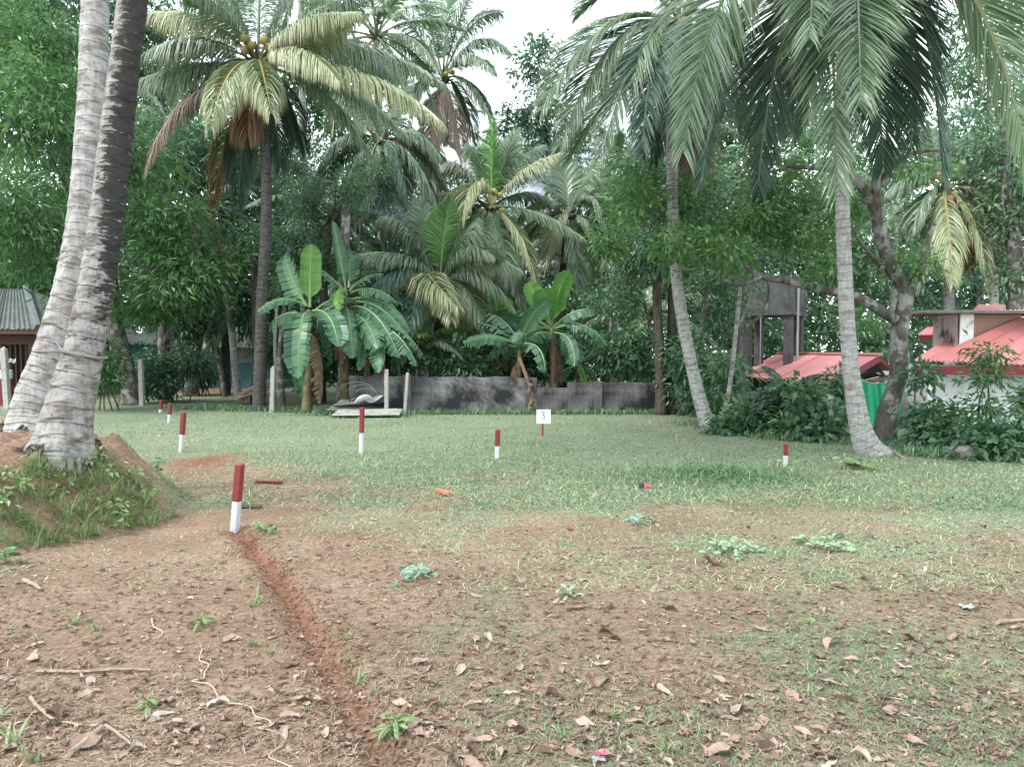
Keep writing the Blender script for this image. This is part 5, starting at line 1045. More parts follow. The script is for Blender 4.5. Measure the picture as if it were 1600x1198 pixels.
shrub('wide dark round leaved shrub at the right edge of the hedge', 1570, 11.4, [BL(1560, 676, 11.4, 46, 22, .35), BL(1615, 668, 11.4, 46, 24, .35), BL(1520, 700, 11.2, 44, 15, .3), BL(1590, 706, 11.0, 60, 15, .3), BL(1660, 680, 11.4, 60, 30, .5)], 'leaf_hedge', 405, L=.14, Wd=.09, dens=.75)
shrub('thin leafy bush at the far right hedge top', 1605, 13.0, [BL(1625, 628, 13, 14, 20, .25), BL(1650, 620, 13, 40, 36, .5)], 'leaf_cool', 406, dens=.55)
under = [('undergrowth bush behind the wall left of the bananas', 700, 21.5, [(690, 560, 45, 26), (730, 575, 40, 20)], 'leaf_cool'), ('bright undergrowth plant behind the wall beside the thin banana', 742, 22.5, [(745, 580, 30, 20), (760, 540, 36, 30)], 'leaf_bright'),
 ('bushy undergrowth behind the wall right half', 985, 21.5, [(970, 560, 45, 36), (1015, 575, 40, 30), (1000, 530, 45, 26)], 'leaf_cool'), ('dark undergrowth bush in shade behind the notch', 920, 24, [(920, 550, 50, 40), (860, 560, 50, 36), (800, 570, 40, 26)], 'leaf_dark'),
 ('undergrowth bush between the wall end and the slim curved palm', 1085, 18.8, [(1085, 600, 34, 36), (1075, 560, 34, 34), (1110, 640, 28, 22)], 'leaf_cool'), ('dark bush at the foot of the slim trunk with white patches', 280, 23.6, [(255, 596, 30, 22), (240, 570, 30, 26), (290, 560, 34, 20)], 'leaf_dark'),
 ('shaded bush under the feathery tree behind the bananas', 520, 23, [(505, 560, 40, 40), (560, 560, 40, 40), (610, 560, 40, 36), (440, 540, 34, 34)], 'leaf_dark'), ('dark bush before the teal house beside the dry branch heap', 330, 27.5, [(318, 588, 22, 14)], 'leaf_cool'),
 ('bush overhanging between the fluted trunk and water tower', 1150, 17.5, [(1128, 615, 30, 30), (1135, 580, 22, 26)], 'leaf_cool'), ('small bush behind the green net', 1350, 17.5, [(1320, 640, 26, 34), (1310, 600, 20, 20)], 'leaf_hedge'),
 ('sunlit bush at the back left beside the mossy trunk', 165, 20.5, [(165, 590, 12, 20), (175, 560, 14, 20)], 'leaf_bright')]
for k, (lab, px, d, bl, mt) in enumerate(under):
    shrub(lab, px, d, [BL(a, b_, d, rx, ry, .7) for a, b_, rx, ry in bl], mt, 430+k, name='undergrowth_bush', cat='bush', stems=4, L=.2, Wd=.08, clump_r=.34, per=44, dens=.95)

# ------------------------------------------------------------------ survey pegs and the numbered board
def peg(tx, ty, bx, by, w, split, label, lean=0.0):
    g0 = G(bx, by); d = float(g0[1]); t = P(tx, ty, d + lean)
    d = g0[1]*cP + 0; t = P(tx, ty, (g0[1])*1.0 + lean)
    b_ = g0 - [0, 0, .08]; ax = t - b_; L = np.linalg.norm(ax); z = ax/L; x = nrm(np.cross([.25, 1., 0], z)); y = np.cross(z, x); R = np.stack([x, y, z], 1)
    s = (L-.08)*split + .08
    root = thing('survey_peg', label, 'survey peg', g0, 'red and white survey pegs')
    MB().box(b_ + z*s/2, (w, w, s), M=R, bev=.006).build('white_base', M['white_paint'], root, g0)
    MB().box(b_ + z*(s+L)/2 + z*.0015, (w+.003, w+.003, L-s), M=R, bev=.006).build('red_top', M['red_paint'], root, g0)
peg(375, 725, 365, 828, .062, .44, 'leaning red and white survey peg beside the mound, largest and nearest of the pegs', .02)
peg(287, 644, 282, 706, .062, .44, 'survey peg standing beside the patch of fresh red earth')
peg(566, 637, 564, 708, .058, .45, 'tall survey peg with greyish lower half before the heap of roofing sheets')
peg(778, 671, 776, 717, .058, .44, 'survey peg in mid lawn left of the numbered board')
peg(1228, 693, 1227, 727, .056, .47, 'short survey peg alone in the grass before the right shrubs')
peg(266, 630, 264, 660, .065, .42, 'small far survey peg just behind the one by the red earth')
peg(252, 625, 250, 645, .065, .30, 'farthest and smallest survey peg near the concrete fence post')

g0 = G(848, 681); sd_ = g0[1]
sg = thing('numbered_board', 'small white board with a handwritten 3 on a brown stick before the wall', 'sign', g0)
bt = P(848.5, 640, sd_)[2]; bb = P(0, 662, sd_)[2]; xl, xr = P(838.5, 0, sd_)[0], P(860.5, 0, sd_)[0]
MB().box((g0[0], sd_+.012, (g0[2]-.06+bt-.03)/2), (.032, .02, bt-.03-g0[2]+.06), bev=.003).build('stick', M['red_paint'], sg, g0)
board = MB().box(((xl+xr)/2, sd_-.006, (bt+bb)/2), (xr-xl, .012, bt-bb), bev=.002).build('board', M['sign_white'], sg, ((xl+xr)/2, sd_, (bt+bb)/2))
cx_, cz_ = P(848, 648.5, sd_)[0], P(848, 648.5, sd_)[2]; k_ = sd_/FPX
arc = [(-2.6, 3.6), (-.6, 5.4), (2.0, 4.6), (2.2, 2.2), (-.2, .5), (2.4, -.6), (3.2, -3.2), (1.4, -5.2), (-1.4, -5.2), (-3.2, -3.8)]
p_ = smooth_path([(cx_+a*k_, sd_-.0135, cz_+b_*k_) for a, b_ in arc], 40); q = MB(); q.tube(p_, .0055, 5)
q.build('digit', M['ink'], board, p_[0])
q = MB(); rr = np.random.RandomState(6); xx = xl + .035
while xx < xl + (xr-xl)*.62:
    h = rr.uniform(.012, .026); z0 = bb + .055; q.tube(smooth_path([(xx, sd_-.0125, z0), (xx+.006, sd_-.0125, z0+h), (xx+.014, sd_-.0125, z0+.003)], 6), .0028, 4); xx += .019
q.build('faded_writing', M['pale_ink'], board, (xl+.03, sd_-.0125, bb+.05))

# ------------------------------------------------------------------ debris by the wall
sheets = [((508, 632), (615, 636), 18.9, .10, 'bottom of the stack of old corrugated sheets at the left wall end'), ((516, 640), (622, 646), 18.0, .04, 'corrugated sheet lying in the grass in front of the sheet stack'), ((520, 627), (600, 629), 19.2, .20, 'topmost corrugated sheet of the stack under the crumpled white sheet')]
for k, ((ax, ay), (bx_, by_), d, z, lab) in enumerate(sheets):
    a = P(ax, 0, d); b_ = P(bx_, 0, d); x0_, x1_ = a[0], b_[0]; tl = .08*(k-1)
    V, F = corr_sheet([x0_, d, z], [x0_, d+.85, z+.10], [x1_, d+.85, z+.12+tl], [x1_, d, z+.02+tl], .15, .022, rows=6)
    o = linkw('corrugated_sheet', mesh('corrugated_sheet', V-np.array([x0_, d, z]), F, M['asb']), None, (x0_, d, z)); tag(o, lab, 'roofing sheet', 'old corrugated roofing sheets')
r = np.random.RandomState(8); a = P(548, 620, 19.0); X, Yy = np.meshgrid(np.linspace(0, .78, 12), np.linspace(0, .5, 8)); Z = .30 + .07*np.sin(X*9+Yy*5) + .05*r.rand(*X.shape) + .10*X
V = np.stack([X+a[0], Yy+a[1], Z], -1).reshape(-1, 3); V = np.vstack([V, V-[0, 0, .008]]); i = (np.arange(7)[:, None]*12+np.arange(11)[None]).ravel(); F = np.stack([i, i+1, i+13, i+12], -1)
o = link('crumpled_sheet', mesh('crumpled_sheet', V-a, [F, F[:, ::-1]+96], M['white_sheet']), None, a); tag(o, 'crumpled pale metal sheet on top of the roofing stack', 'sheet')
q = MB(); a = P(570, 622, 18.95); q.tube(smooth_path([a+[-.25, 0, -.12], a+[-.1, -.05, -.02], a+[.05, 0, .02], a+[.2, .05, -.05]], 10), [.03, .05, .07, .08, .085, .085, .08, .07, .05, .03], 8); o = q.build('cloth_bundle', M['pvc'], None, a); tag(o, 'grey blue rag bundled under the crumpled pale sheet', 'rag')
q = MB(); a = P(572, 618, 19.35)
for k in range(3):
    R_ = .22+.09*k; q.tube([a + np.array([(math.cos(t)*R_-.1*k)*1.3, .03*k, max(0.02, math.sin(t)*R_*.85)]) for t in np.linspace(.15+.1*k, 2.7+.08*k, 18)], .005, 5)
o = q.build('wire_coil', M['wire'], None, a); tag(o, 'tangle of springy wire arching above the roofing sheets against the wall', 'wire')
o = thing('dry_branch_heap', 'heap of dry brown palm stalks on the ground by the thin post', 'branch heap', G(398, 622)); b0 = np.array(o.location)
for k in range(16):
    a = P(365 + r.uniform(0, 18), 622 + r.uniform(-4, 6), 23 + r.uniform(-.5, .5)); b_ = P(428 + r.uniform(-14, 6), 598 + r.uniform(-6, 12), 22 + r.uniform(-.6, .6)); a[2] = max(a[2], float(gz(a[0], a[1]))+.02)
    if b_[2] < .08: b_[2] = .08+.2*r.rand()
    MB().tube(smooth_path([a, (a+b_)/2+[0, 0, r.uniform(-.05, .12)], b_], 6), [.03, .03, .028, .025, .02, .015], 5).build('branch', M['twig'], o, a)

# ------------------------------------------------------------------ litter things
def stick(pts, rad, mat, name, label, cat):
    w_ = [G(a, b_, .5*rad) for a, b_ in pts]; n_ = 6*len(pts); sp_ = smooth_path(w_, n_); sp_[:, 2] = gz(sp_[:, 0], sp_[:, 1]) + rad*.9 + .006
    q = MB(); q.tube(sp_, rad*np.linspace(1.1, .7, n_), 6); o = q.build(name, M[mat], None, sp_[0]); tag(o, label, cat); return o
stick([(58, 1052), (120, 1053), (180, 1049), (236, 1050)], .008, 'twig', 'stick', 'straight pale stick lying on bare earth left of the string', 'stick')
stick([(48, 1092), (60, 1108), (90, 1130), (128, 1136)], .007, 'twig', 'root', 'thin curved root on the bare earth below the straight stick', 'root')
stick([(165, 1136), (185, 1150), (205, 1166)], .006, 'twig', 'twig', 'short twig among dead leaves right of the curved root', 'twig')
stick([(110, 1182), (140, 1158), (160, 1140)], .012, 'twig', 'twig', 'thick twig in the leaf pile near the lower left', 'twig')
stick([(38, 910), (52, 916), (64, 924)], .014, 'twig', 'twig', 'short stubby brown twig on earth below the mound', 'twig')
stick([(222, 675), (270, 677), (330, 679)], .006, 'string', 'bamboo_rod', 'long pale rod lying in the grass behind the red earth patch', 'rod')
stick([(1366, 1088), (1392, 1093), (1412, 1096)], .004, 'string', 'twig', 'pale straw beside the reddish scar on the right', 'twig')
stick([(1318, 1052), (1335, 1070)], .005, 'twig', 'twig', 'short twig leaning on leaves above the reddish scar', 'twig')
stick([(1555, 978), (1580, 974), (1600, 972)], .012, 'twig', 'twig', 'brown twig at the right edge among leaves', 'twig')
stick([(1388, 702), (1402, 712), (1416, 722)], .025, 'twig', 'root', 'surface root running right from the curved palm base', 'root')
stick([(985, 857), (1000, 856), (1016, 856)], .007, 'twig', 'twig', 'thin twig in mid lawn right of the timber offcut', 'twig')
stick([(440, 763), (460, 761), (468, 762)], .006, 'string', 'twig', 'pale straw beside the reddish board', 'twig')
stick([(240, 1008), (244, 1004)], .006, 'twig', 'twig', 'tiny brown twig near the string end', 'twig')
s1 = [(316, 1016), (312, 1034), (326, 1040), (320, 1052), (318, 1062), (300, 1066), (322, 1070), (334, 1078), (342, 1092), (350, 1100), (372, 1102), (392, 1108), (400, 1122), (420, 1128), (424, 1136), (404, 1140), (430, 1146), (446, 1154), (440, 1168), (420, 1184), (444, 1196), (462, 1204)]
o = stick(s1, .0034, 'string', 'string', 'thin cream string winding over the bare earth in the near left', 'string')
stick([(237, 968), (240, 980), (254, 990), (246, 1000)], .004, 'string', 'string', 'short loose end of pale string above the winding one', 'string')

g0 = G(692, 772); q = MB(); q.box(g0+[0, 0, .028], (.048, .29, .04), rz=.62, bev=.004); o = q.build('timber_offcut', M['orange_wood'], None, g0); tag(o, 'fresh orange timber offcut lying in the grass', 'timber')
g0 = G(420, 755); q = MB(); q.box(g0+[0, 0, .02], (.34, .06, .025), rz=-.12, bev=.004); o = q.build('wooden_board', M['red_paint'], None, g0); tag(o, 'dull reddish broken peg board lying in the grass behind the near peg', 'board')
g0 = G(372, 794); q = MB(); q.box(g0+[.1, 0, .02], (.26, .05, .022), rz=-.05, bev=.004); o = q.build('wooden_board', M['bark_brown'], None, g0); tag(o, 'dark flat piece of bark lying behind the near peg foot', 'bark piece')
g0 = G(1005, 763)
o = thing('drink_can', 'pink and black crushed can lying in the grass', 'can', g0)
V, F, uv = tube([g0+[-.05, 0, .03], g0+[-.045, 0, .03], g0+[.005, -.01, .03], g0+[.012, -.01, .03]], [.022, .029, .031, .029], 12); linkw('black_end', mesh('black_end', V-g0, F, M['black_plastic'], smooth=False), o, g0)
V, F, uv = tube([g0+[.0125, -.01, .03], g0+[.06, -.018, .03], g0+[.064, -.018, .03]], [.032, .032, .025], 12); linkw('pink_body', mesh('pink_body', V-g0, F, M['pink']), o, g0)
def wrapper(px, py, label, mats, sz, seed):
    g0 = G(px, py); r = np.random.RandomState(seed); o = thing('litter_wrapper', label, 'wrapper', g0)
    for k, mt in enumerate(mats):
        X, Yy = np.meshgrid(np.linspace(-.5, .5, 6), np.linspace(-.5, .5, 5)); Z = .012 + .02*r.rand(*X.shape) + .018*k; V = np.stack([X*sz[0]*(1-.25*k)+k*.01, Yy*sz[1]*(1-.4*k), Z], -1).reshape(-1, 3)
        i = (np.arange(4)[:, None]*6+np.arange(5)[None]).ravel(); linkw('foil' if k else 'paper', mesh('paper', V, [np.stack([i, i+1, i+7, i+6], -1)], M[mt]), o, g0)
wrapper(935, 1192, 'white and pink crumpled wrapper at the very bottom edge', ['white_sheet', 'pink'], (.05, .035), 2)
wrapper(1512, 952, 'crumpled white paper scrap among leaves near the right edge', ['white_sheet'], (.08, .07), 3)
wrapper(890, 828, 'tiny pink wrapper on the grass in mid lawn', ['pink'], (.05, .05), 4)
def stone(px, py, s, label, seed):
    g0 = G(px, py); r = np.random.RandomState(seed); b = bmesh.new(); bmesh.ops.create_icosphere(b, subdivisions=2, radius=1)
    for v in b.verts: v.co *= 1+.22*(r.rand()-.5); v.co.x *= s; v.co.y *= s*.75; v.co.z *= s*.6
    me = bpy.data.meshes.new('stone'); b.to_mesh(me); b.free(); me.materials.append(M['rock']); o = link('stone', me, None, g0+[0, 0, s*.25]); tag(o, label, 'stone')
stone(1512, 716, .22, 'pale grey stone at the foot of the right hedge', 1)
stone(1218, 722, .05, 'small pale stone left of the curved palm base by the peg', 2)
stone(1306, 718, .06, 'small whitish stone before the curved palm roots', 3)

# ------------------------------------------------------------------ leaves, cut weeds, sprouts
def dry_leaf_mesh(seed, L, Wd):
    r = np.random.RandomState(seed); n_ = 5; t = np.linspace(0, 1, n_+1); w = Wd*np.sin(np.pi*np.clip(t*.92+.04, 0, 1))**.75*r.uniform(.75, 1.15, n_+1); cu = r.uniform(-.8, 1.3); cs = r.uniform(-.3, 1.2); bend = r.uniform(-.5, .5); V = []
    for k in range(n_+1):
        x = L*(t[k]-.5); z = .006 + cu*L*.28*(t[k]-.5)**2*2 + r.uniform(0, .004)
        yb = bend*L*(t[k]-.5)**2*2; V += [(x+r.normal(0, .003), w[k]*(1-.3*abs(cs))+yb, z + cs*w[k]*.9 + r.normal(0, .004)), (x, yb+r.normal(0, .002), z), (x+r.normal(0, .003), -w[k]*(1-.3*abs(cs))+yb, z + cs*w[k]*.9*r.uniform(.0, 1.3)+r.normal(0, .003))]
    V = np.array(V); V[:, 2] -= V[:, 2].min() - .003
    F = []
    for k in range(n_):
        for j in (0, 1): F.append([k*3+j, k*3+j+1, k*3+j+4, k*3+j+3])
    c = np.zeros((len(V), 3)); c[:, 0] = .5 + .1*r.normal(size=len(V)); c[1::3, 2] = .35
    return V, np.array(F), c
LM = {}
for mt in ('dry_leaf', 'dry_leaf_dark', 'dry_leaf_pale'):
    LM[mt] = []
    for k in range(7):
        r = np.random.RandomState(k+50); V, F, c = dry_leaf_mesh(k*3+len(mt), r.uniform(.065, .12), r.uniform(.018, .036)); LM[mt].append(mesh('fallen_leaf', V, [F], M[mt], col=c))
r = np.random.RandomState(12)
def place_leaf(px, py, mt, label, group, k=None, sc=1.0, rz=None):
    g0 = G(px, py, .004); me = LM[mt][k if k is not None else r.randint(7)]
    o = link('fallen_leaf', me, None, g0, (r.normal(0, .15), r.normal(0, .15), rz if rz is not None else r.uniform(0, 6.28))); o.scale = (sc, sc, sc); tag(o, label, 'leaf', group)
uniq = [(362, 1000, 'dry_leaf_pale', 'broad pale tan leaf lying flat right of the winding string', 1.0), (658, 1036, 'dry_leaf', 'orange brown leaf standing on edge above the sprouts', 1.1), (936, 1040, 'dry_leaf_pale', 'pale boat shaped leaf near the bottom centre right', 1.0), (938, 1068, 'dry_leaf', 'narrow tan leaf just below the pale boat shaped leaf', 1.2), (322, 1104, 'dry_leaf_pale', 'pale crumpled leaf beside the string', 1.1), (262, 1096, 'dry_leaf', 'long brown leaf above the small green sprig left of the string', 1.3), (132, 1165, 'dry_leaf', 'big rolled brown leaf in the lower left corner pile', 1.5), (90, 1120, 'dry_leaf_dark', 'dark curled leaf beside the curved root', 1.2), (300, 1142, 'dry_leaf', 'curled tan leaf just left of the string bend', 1.3), (1110, 882, 'dry_leaf_dark', 'large dark upright curled leaf beside the cut greens', 1.8), (1128, 1182, 'dry_leaf', 'large greyish leaf at the bottom right of centre', 1.5), (895, 952, 'dry_leaf', 'cluster top leaf lying in the lawn centre', 1.3), (1425, 1000, 'dry_leaf_dark', 'dark red long leaf on the right lawn', 1.3), (1491, 998, 'dry_leaf', 'reddish cupped leaf right of the dark red long leaf', 1.2), (1295, 1008, 'dry_leaf', 'pale brown folded leaf above the reddish scar', 1.5), (450, 1042, 'dry_leaf_dark', 'dark crumpled leaf left of the trench', 1.3), (1150, 1110, 'dry_leaf_pale', 'pale leaf among others near the bottom right', 1.2), (50, 1030, 'dry_leaf_pale', 'small tan leaf at the left above the straight stick', 1.0)]
for px, py, mt, lab, s_ in uniq: place_leaf(px, py, mt, lab, None, sc=s_)
cnt = 0
while cnt < 270:
    py = 800 + 400*r.rand()**.75; px = r.uniform(-20, 1620)
    dens = (.35 + .65*sstep(420, 900, px))*(.7 + .3*sstep(840, 960, py)) if py > 820 else .3
    if px < 340 and py < 880: continue
    g0 = G(px, py)
    if fbm(g0[0], g0[1], 1.5, 3) < .50 and r.rand() < .72: continue
    if r.rand() > dens or trench_dist(g0[0], g0[1]) < .12: continue
    mt = ('dry_leaf', 'dry_leaf', 'dry_leaf_dark', 'dry_leaf_pale')[r.randint(4)]
    place_leaf(px, py, mt, 'dry fallen leaf lying on the sparse grass and bare earth', 'dry fallen leaves', sc=r.uniform(.5, 1.05)); cnt += 1
# the rest of the leaf litter
V_, F_a, C_a = [], [], []; b = 0
for k in range(5600):
    py = 735 + 470*r.rand()**.9; px = r.uniform(-150, 1750)
    if (px < 340 and py < 880): continue
    d = Y2D(py); x = (px-CXP)/FPX*d
    if r.rand() > .3 + .7*sstep(800, 900, py): continue
    V, F, c = dry_leaf_mesh(r.randint(400), r.uniform(.018, .062), r.uniform(.005, .014)); a = r.uniform(0, 6.28); R_ = np.array([[math.cos(a), -math.sin(a), 0], [math.sin(a), math.cos(a), 0], [0, 0, 1]])
    V_.append(V @ R_.T + [x, d, float(gz(x, d))]); F_a.append(F+b); b += len(V); c = c.copy(); c[:, 0] = np.clip(.34+.26*r.normal(), 0, 1); C_a.append(c)
tag(link('leaf_litter', mesh('leaf_litter', np.vstack(V_), [np.vstack(F_a)], M['dry_leaf'], col=np.vstack(C_a))), kind='stuff')
# clods and crumbs of earth
V_, F_a = [], []; b = 0; oct_ = np.array([[1, 0, 0], [-1, 0, 0], [0, 1, 0], [0, -1, 0], [0, 0, 1], [0, 0, -1.]]); of = np.array([[0, 2, 4], [2, 1, 4], [1, 3, 4], [3, 0, 4], [2, 0, 5], [1, 2, 5], [3, 1, 5], [0, 3, 5]])
n_ = 6000; py = 830 + 420*r.rand(n_)**1.1; px = r.uniform(-150, 1750, n_); d = Y2D(py); x = (px-CXP)/FPX*d; ti = r.randint(0, len(TR)-1, n_); fr_ = r.rand(n_); near = r.rand(n_) < .35
x = np.where(near, TR[ti, 0]*(1-fr_)+TR[ti+1, 0]*fr_ + r.normal(0, .12, n_), x); d = np.where(near, TR[ti, 1]*(1-fr_)+TR[ti+1, 1]*fr_ + r.normal(0, .05, n_), d)
s_ = r.uniform(.003, .011, n_)*np.where(near, 1.25, 1.0); V = oct_[None]*s_[:, None, None]*r.uniform(.6, 1.3, (n_, 6, 1)) + np.stack([x, d, gz(x, d)+s_*.3], -1)[:, None, :]
cc = np.zeros((n_, 6, 3)); cc[:, :, 0] = red_soil(x, d)[:, None]
tag(link('earth_crumbs', mesh('earth_crumbs', V.reshape(-1, 3), [(of[None]+np.arange(n_)[:, None, None]*6).reshape(-1, 3)], M['ground'], col=cc.reshape(-1, 3))), kind='stuff')

# blades of cut and growing grass
def blades(name, x, y, L, Wd, lay, mat, seed, lift=.0, seg=False, colv=None):
    r = np.random.RandomState(seed); n_ = len(x); z = gz(x, y) + lift; a = r.uniform(0, 6.283, n_); e = np.clip(lay + r.normal(0, .25, n_), 0.02, 1.5)
    d = np.stack([np.cos(a)*np.cos(e), np.sin(a)*np.cos(e), np.sin(e)], -1); s = np.stack([-np.sin(a), np.cos(a), 0*a], -1)
    Lr = (L*r.uniform(.5, 1.4, n_))[:, None]; w = (Wd*r.uniform(.6, 1.3, n_))[:, None]; p0 = np.stack([x, y, z], -1)
    p1 = p0 + d*Lr*.55; d2 = d.copy(); d2[:, 2] -= .55*np.abs(np.cos(e)); p2 = p1 + nrm(d2)*Lr*.5
    p2[:, 2] = np.maximum(p2[:, 2], z+.002)
    V = np.stack([p0-s*w*.4, p0+s*w*.4, p1+s*w*.5, p1-s*w*.5, p2], 1); b = np.arange(n_)*5
    v = np.clip(.5 + .22*r.normal(size=n_) + (0 if colv is None else colv), 0, 1); c = np.zeros((n_, 5, 3)); c[:, :, 0] = v[:, None]; c[:, 4, 1] = .8; c[:, 2:4, 1] = .3
    o = link(name, mesh(name, V.reshape(-1, 3), [np.stack([b, b+1, b+2, b+3], -1), np.stack([b+3, b+2, b+4], -1)], M[mat], col=c.reshape(-1, 3))); tag(o, kind='stuff'); return o
r = np.random.RandomState(21)
def scatter(n_, y0, y1, pw, thr=0.0, xlo=-260, xhi=1860):
    py = y0 + (y1-y0)*r.rand(n_)**pw; px = r.uniform(xlo, xhi, n_); d = Y2D(py); x = (px-CXP)/FPX*d; y = d
    keep = r.rand(n_) < (grass_cover(x, y)*1.15 - thr); return x[keep], y[keep]
x, y = scatter(80000, 622, 790, 1.5); blades('cut_grass', x, y, .10, .0095, .22, 'cut_grass', 31, colv=.35*(fbm(x, y, .5, 3)-.5))
x, y = scatter(105000, 680, 930, 1.0); blades('fine_cut_grass', x, y, .058, .0052, .2, 'cut_grass', 41, colv=.35*(fbm(x, y, .5, 3)-.5))
x, y = scatter(80000, 622, 800, 1.1); k_ = fbm(x, y, .45, 3) > .50; blades('green_grass', x[k_], y[k_], .075, .007, .5, 'cut_grass_green', 32)
x, y = scatter(100000, 800, 1260, 1.15, .0); blades('thin_grass', x, y, .045, .0036, .22, 'dull_grass', 33, colv=-.05)
x, y = scatter(60000, 780, 1260, 1.2, .05); k_ = fbm(x+7, y, 1.6, 3) > .46; blades('short_green_grass', x[k_], y[k_], .05, .0036, .5, 'cut_grass_green', 34)
n_ = 26000; py = 740 + 520*r.rand(n_)**.8; px = r.uniform(-200, 1800, n_); d = Y2D(py); x = (px-CXP)/FPX*d; k_ = mound_h(x, d) < .5
blades('straw_bits', x[k_], d[k_], .05, .0032, .06, 'straw', 39, lift=.004)
# heap of fresh clippings, and taller weeds along the wall and hedges
n_ = 5000; x = 2.6 + .62*r.normal(size=n_); y = 9.6 + .42*r.normal(size=n_); blades('grass_clippings', x, y, .10, .009, .45, 'cut_grass_green', 35, lift=.03*np.exp(-((x-2.6)/.5)**2))
xs, ys = [], []
for (a0, b0), (a1, b1), sp_, k in (((-9, 21.0), (-4.2, 19.8), .5, 2600), ((-4.2, 19.2), (4.3, 19.3), .28, 4200), ((3.9, 16.4), (5.6, 13.8), .5, 1800), ((4.6, 14.0), (6.0, 13.2), .4, 1800), ((6.2, 13.2), (7.6, 11.0), .5, 2600), ((6.0, 11.6), (8.6, 10.2), .3, 1600), ((-4.8, 19.0), (-2.6, 18.4), .3, 1600)):
    t = r.rand(k); xs.append(a0+(a1-a0)*t + r.normal(0, sp_, k)*.6); ys.append(b0+(b1-b0)*t + r.normal(0, sp_, k)*.6)
blades('tall_weeds', np.concatenate(xs), np.concatenate(ys), .15, .016, .8, 'cut_grass_green', 36)

# sprouts and weeds
def tuft_arrays(seed, n_, L, Wd):
    r = np.random.RandomState(seed); V, F4, F3, c = [], [], [], []; b = 0
    for k in range(n_):
        a = r.uniform(0, 6.28); e = r.uniform(.5, 1.3); l = L*r.uniform(.5, 1.15); w = Wd*r.uniform(.7, 1.2); h = np.array([math.cos(a), math.sin(a), 0]); s = np.array([-h[1], h[0], 0]); p = np.array([r.normal(0, L*.07), r.normal(0, L*.07), -.005]); col = np.clip(.5+.2*r.normal(), 0, 1)
        rows = []
        for j in range(4):
            f = j/3; rows.append(p.copy()); e2 = e - 1.15*f; p = p + (h*math.cos(e2) + np.array([0, 0, math.sin(e2)]))*l/3
        for j in range(3): ww = w*(.5, .5, .36)[j]; V += [rows[j]-s*ww, rows[j]+s*ww]
        V.append(rows[3]); F4 += [[b, b+1, b+3, b+2], [b+2, b+3, b+5, b+4]]; F3.append([b+4, b+5, b+6]); c += [(col, 0, 0)]*4 + [(col, .4, 0)]*2 + [(col, 1, 0)]; b += 7
    return np.array(V), np.array(F4), np.array(F3), np.array(c)
TU = []
for k in range(6):
    V, F4, F3, c = tuft_arrays(k+3, 7+k, .085, .006); TU.append(mesh('grass_tuft', V, [F4, F3], M['weed'], col=c))
spots = [(40, 880, 1.2), (15, 985, 1.2), (60, 1000, 1.0), (120, 975, 1.4), (150, 985, 1.0), (85, 955, .8), (325, 975, 1.2), (310, 968, .9), (405, 940, 1.6), (395, 948, 1.1), (285, 860, 1.0), (345, 880, 1.1), (352, 865, 1.3), (230, 1110, 1.0), (420, 1020, 1.2), (398, 1010, 1.0), (545, 1035, 1.2), (560, 1068, 1.3), (585, 1080, 1.0), (612, 1150, 1.5), (625, 1138, 1.2), (540, 1000, 1.1), (480, 1110, .8), (20, 1165, 1.8), (55, 1190, 1.6), (0, 1120, 1.4), (820, 1045, .9), (960, 1120, 1.0), (1040, 1175, 1.2), (700, 1100, 1.0), (760, 1015, .8), (1180, 985, 1.2), (1205, 970, 1.0), (1265, 975, 1.0), (1195, 1030, 1.1), (1480, 1065, 1.2), (1530, 1110, 1.3), (1265, 1085, 1.0), (1100, 1060, .9), (880, 1155, 1.2), (390, 905, 1.0), (455, 890, .8), (268, 1068, .7), (1560, 1040, 1.2), (1340, 960, .8), (1390, 940, .7)]
for k, (px, py, s_) in enumerate(spots):
    o = link('grass_tuft', TU[k % 6], None, G(px, py, -.002), (0, 0, k*1.3)); o.scale = (s_, s_, s_); tag(o, 'small green grass tuft sprouting from the near bare ground', 'grass tuft', 'grass tufts on the near ground')
# weeds over the mound
V_, F4_, F3_, C_a = [], [], [], []; b = 0
for k in range(1500):
    a, e = (r.uniform(-4.9, -2.3), r.uniform(5.5, 8.2)) if k % 2 else (r.uniform(-4.1, -2.75), r.uniform(5.9, 7.3))
    h = mound_h(a, e)
    if h < .012 or h > .66 or (h > .6 and r.rand() < .6) or fbm(a, e, 2.9, 3) < (.42 if k % 2 else .49) or r.rand() > (.95 if a > -4.1 else .42): continue
    V, F4, F3, c = tuft_arrays(r.randint(9999), r.randint(6, 13), r.uniform(.10, .34), r.uniform(.003, .007)); V_.append(V + [a, e, float(gz(a, e))]); F4_.append(F4+b); F3_.append(F3+b); C_a.append(c); b += len(V)
tag(link('mound_weeds', mesh('mound_weeds', np.vstack(V_), [np.vstack(F4_), np.vstack(F3_)], M['weed'], col=np.vstack(C_a))), kind='stuff')
bl = []
for k in range(46):
    a, e = r.uniform(-4.6, -2.5), r.uniform(5.7, 7.3); h = mound_h(a, e)
    if .03 < h < .6: bl.append((a, e, float(gz(a, e))+.07, .10, .10, .05))
V, F, c = crown_arrays(bl, 9, clump_r=.07, per=9, dens=.5, L=.06, Wd=.03); tag(link('mound_creepers', mesh('mound_creepers', V, F, M['weed'], col=c)), kind='stuff')

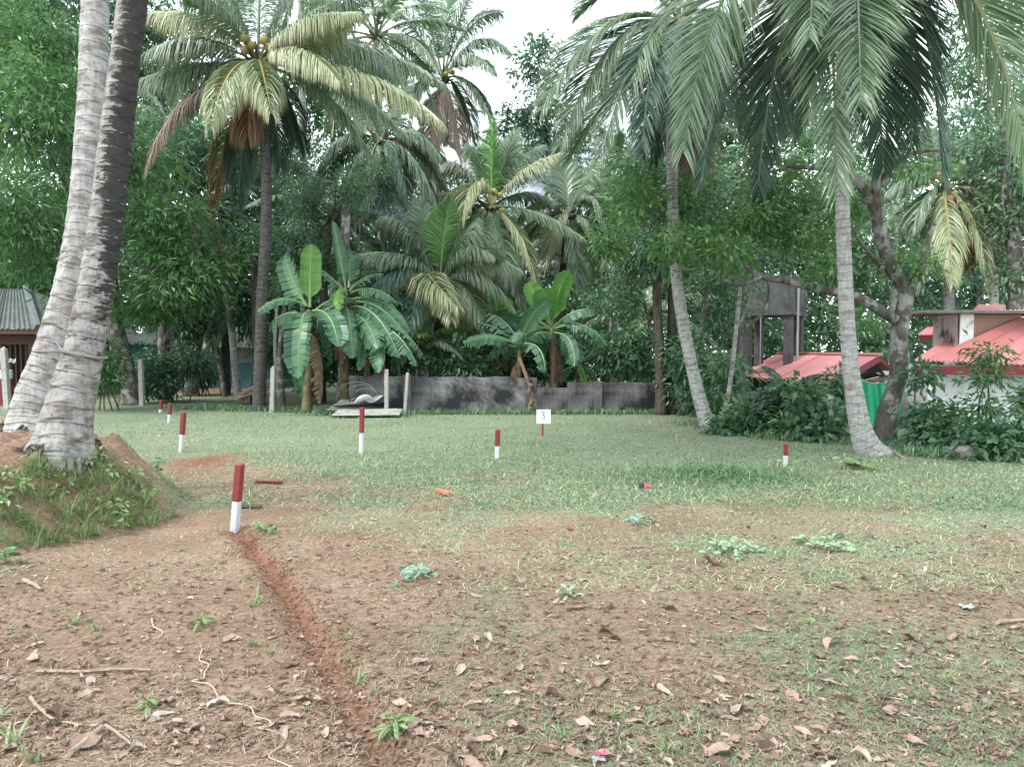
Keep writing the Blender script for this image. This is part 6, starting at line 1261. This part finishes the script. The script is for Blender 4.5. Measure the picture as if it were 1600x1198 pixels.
def leafy_plant(px, py, H, label, mat, nl, L, Wd, seed, name='sapling', lean=(0, 0)):
    g0 = G(px, py); r = np.random.RandomState(seed); o = thing(name, label, 'plant', g0); top = g0 + [lean[0], lean[1], H]
    MB().tube(smooth_path([g0-[0, 0, .02], (g0+top)/2+[.01, 0, 0], top], 8), np.linspace(.007, .003, 8), 5).build('stem', M['weed'], o, g0)
    for k in range(nl):
        f = .25 + .75*k/nl; p = g0*(1-f)+top*f; a = k*2.4+seed; e = r.uniform(-.3, .5); d_ = np.array([math.cos(a)*math.cos(e), math.sin(a)*math.cos(e), math.sin(e)]); l = L*r.uniform(.7, 1.15)
        me = banana_leaf(p*0, d_*l*.5+[0, 0, .02], d_*l+[0, 0, -.02], Wd*l/L, seed*7+k, torn=0, fold=.3, pet=.22, n_=6); me.materials.append(M[mat]); linkw('leaf', me, o, p)
leafy_plant(247, 752, .30, 'bluish round leaved sapling on the mound edge right of the mossy trunk', 'banana', 11, .10, .035, 3)
leafy_plant(8, 880, .10, 'low broad leaved plant at the left edge below the mound', 'banana', 7, .12, .03, 4)
leafy_plant(232, 1108, .05, 'single green sprig on the bare earth left of the string', 'weed', 5, .06, .014, 5)
leafy_plant(315, 980, .07, 'little broad bladed seedling above the string', 'weed', 7, .08, .011, 6)
leafy_plant(618, 1148, .08, 'leafy rosette weed beside the trench near the bottom', 'weed', 10, .10, .013, 7)
leafy_plant(190, 768, .22, 'light green seedling among the grass of the mound below the mossy trunk', 'weed', 8, .09, .02, 8)
leafy_plant(95, 655, .16, 'low creeper with pale leaves between the two big trunks', 'weed', 8, .08, .025, 9)
leafy_plant(185, 640, .34, 'spindly bright plant just right of the mossy trunk base', 'weed', 9, .12, .03, 10)
def cut_weed(px, py, w_, h_, n_, mat, label, seed, L=.085, Wd=.024):
    n_ = int(n_*1.5)
    g0 = G(px, py); r = np.random.RandomState(seed); o = thing('cut_weed', label, 'cut weed', g0); d = Y2D(py); rx = w_*d/FPX/2; ry = h_*d/FPX*3.2
    for k in range(n_):
        p = g0 + np.array([r.uniform(-rx, rx), r.uniform(-ry, ry), 0]); p[2] = float(gz(p[0], p[1])) + .012 + .05*r.rand(); a = r.uniform(0, 6.28); l = L*r.uniform(.6, 1.2); d_ = np.array([math.cos(a), math.sin(a), r.uniform(-.1, .8)])
        me = banana_leaf(p*0, d_*l*.5+[0, 0, .025], d_*l*[1, 1, .5], Wd*r.uniform(.5, 1.2), seed*33+k, torn=.1, fold=r.uniform(-.2, .9), pet=.1, n_=6, twist=r.uniform(-70, 70)); me.materials.append(M[mat]); linkw('leaf', me, o, p)
    MB().tube(smooth_path([g0+[-rx*.8, 0, .02], g0+[0, .02, .035], g0+[rx*.8, -.01, .02]], 8), .006, 5).build('stem', M['weed'], o, g0)
cut_weed(652, 905, 50, 12, 13, 'wilt_blue', 'wilting bluish green weed pulled up on the near lawn', 1)
cut_weed(1288, 853, 70, 14, 26, 'wilt', 'bright pale green cut weed lying across the lawn right of centre', 2)
cut_weed(1145, 862, 95, 16, 34, 'wilt', 'flattened heap of pale cut greens beside the dark upright leaf', 3, .075, .02)
cut_weed(1345, 733, 34, 6, 9, 'weed', 'yellow green leafy cutting before the curved palm', 4, .2, .05)
cut_weed(1000, 822, 36, 8, 9, 'wilt_blue', 'small dull green cutting in mid lawn', 5, .10, .02)
cut_weed(415, 832, 30, 8, 9, 'weed', 'green cutting just right of the near peg foot', 6, .07, .02)
cut_weed(885, 935, 24, 6, 5, 'wilt', 'lone pale green leaf pair in the lawn centre', 7, .09, .02)
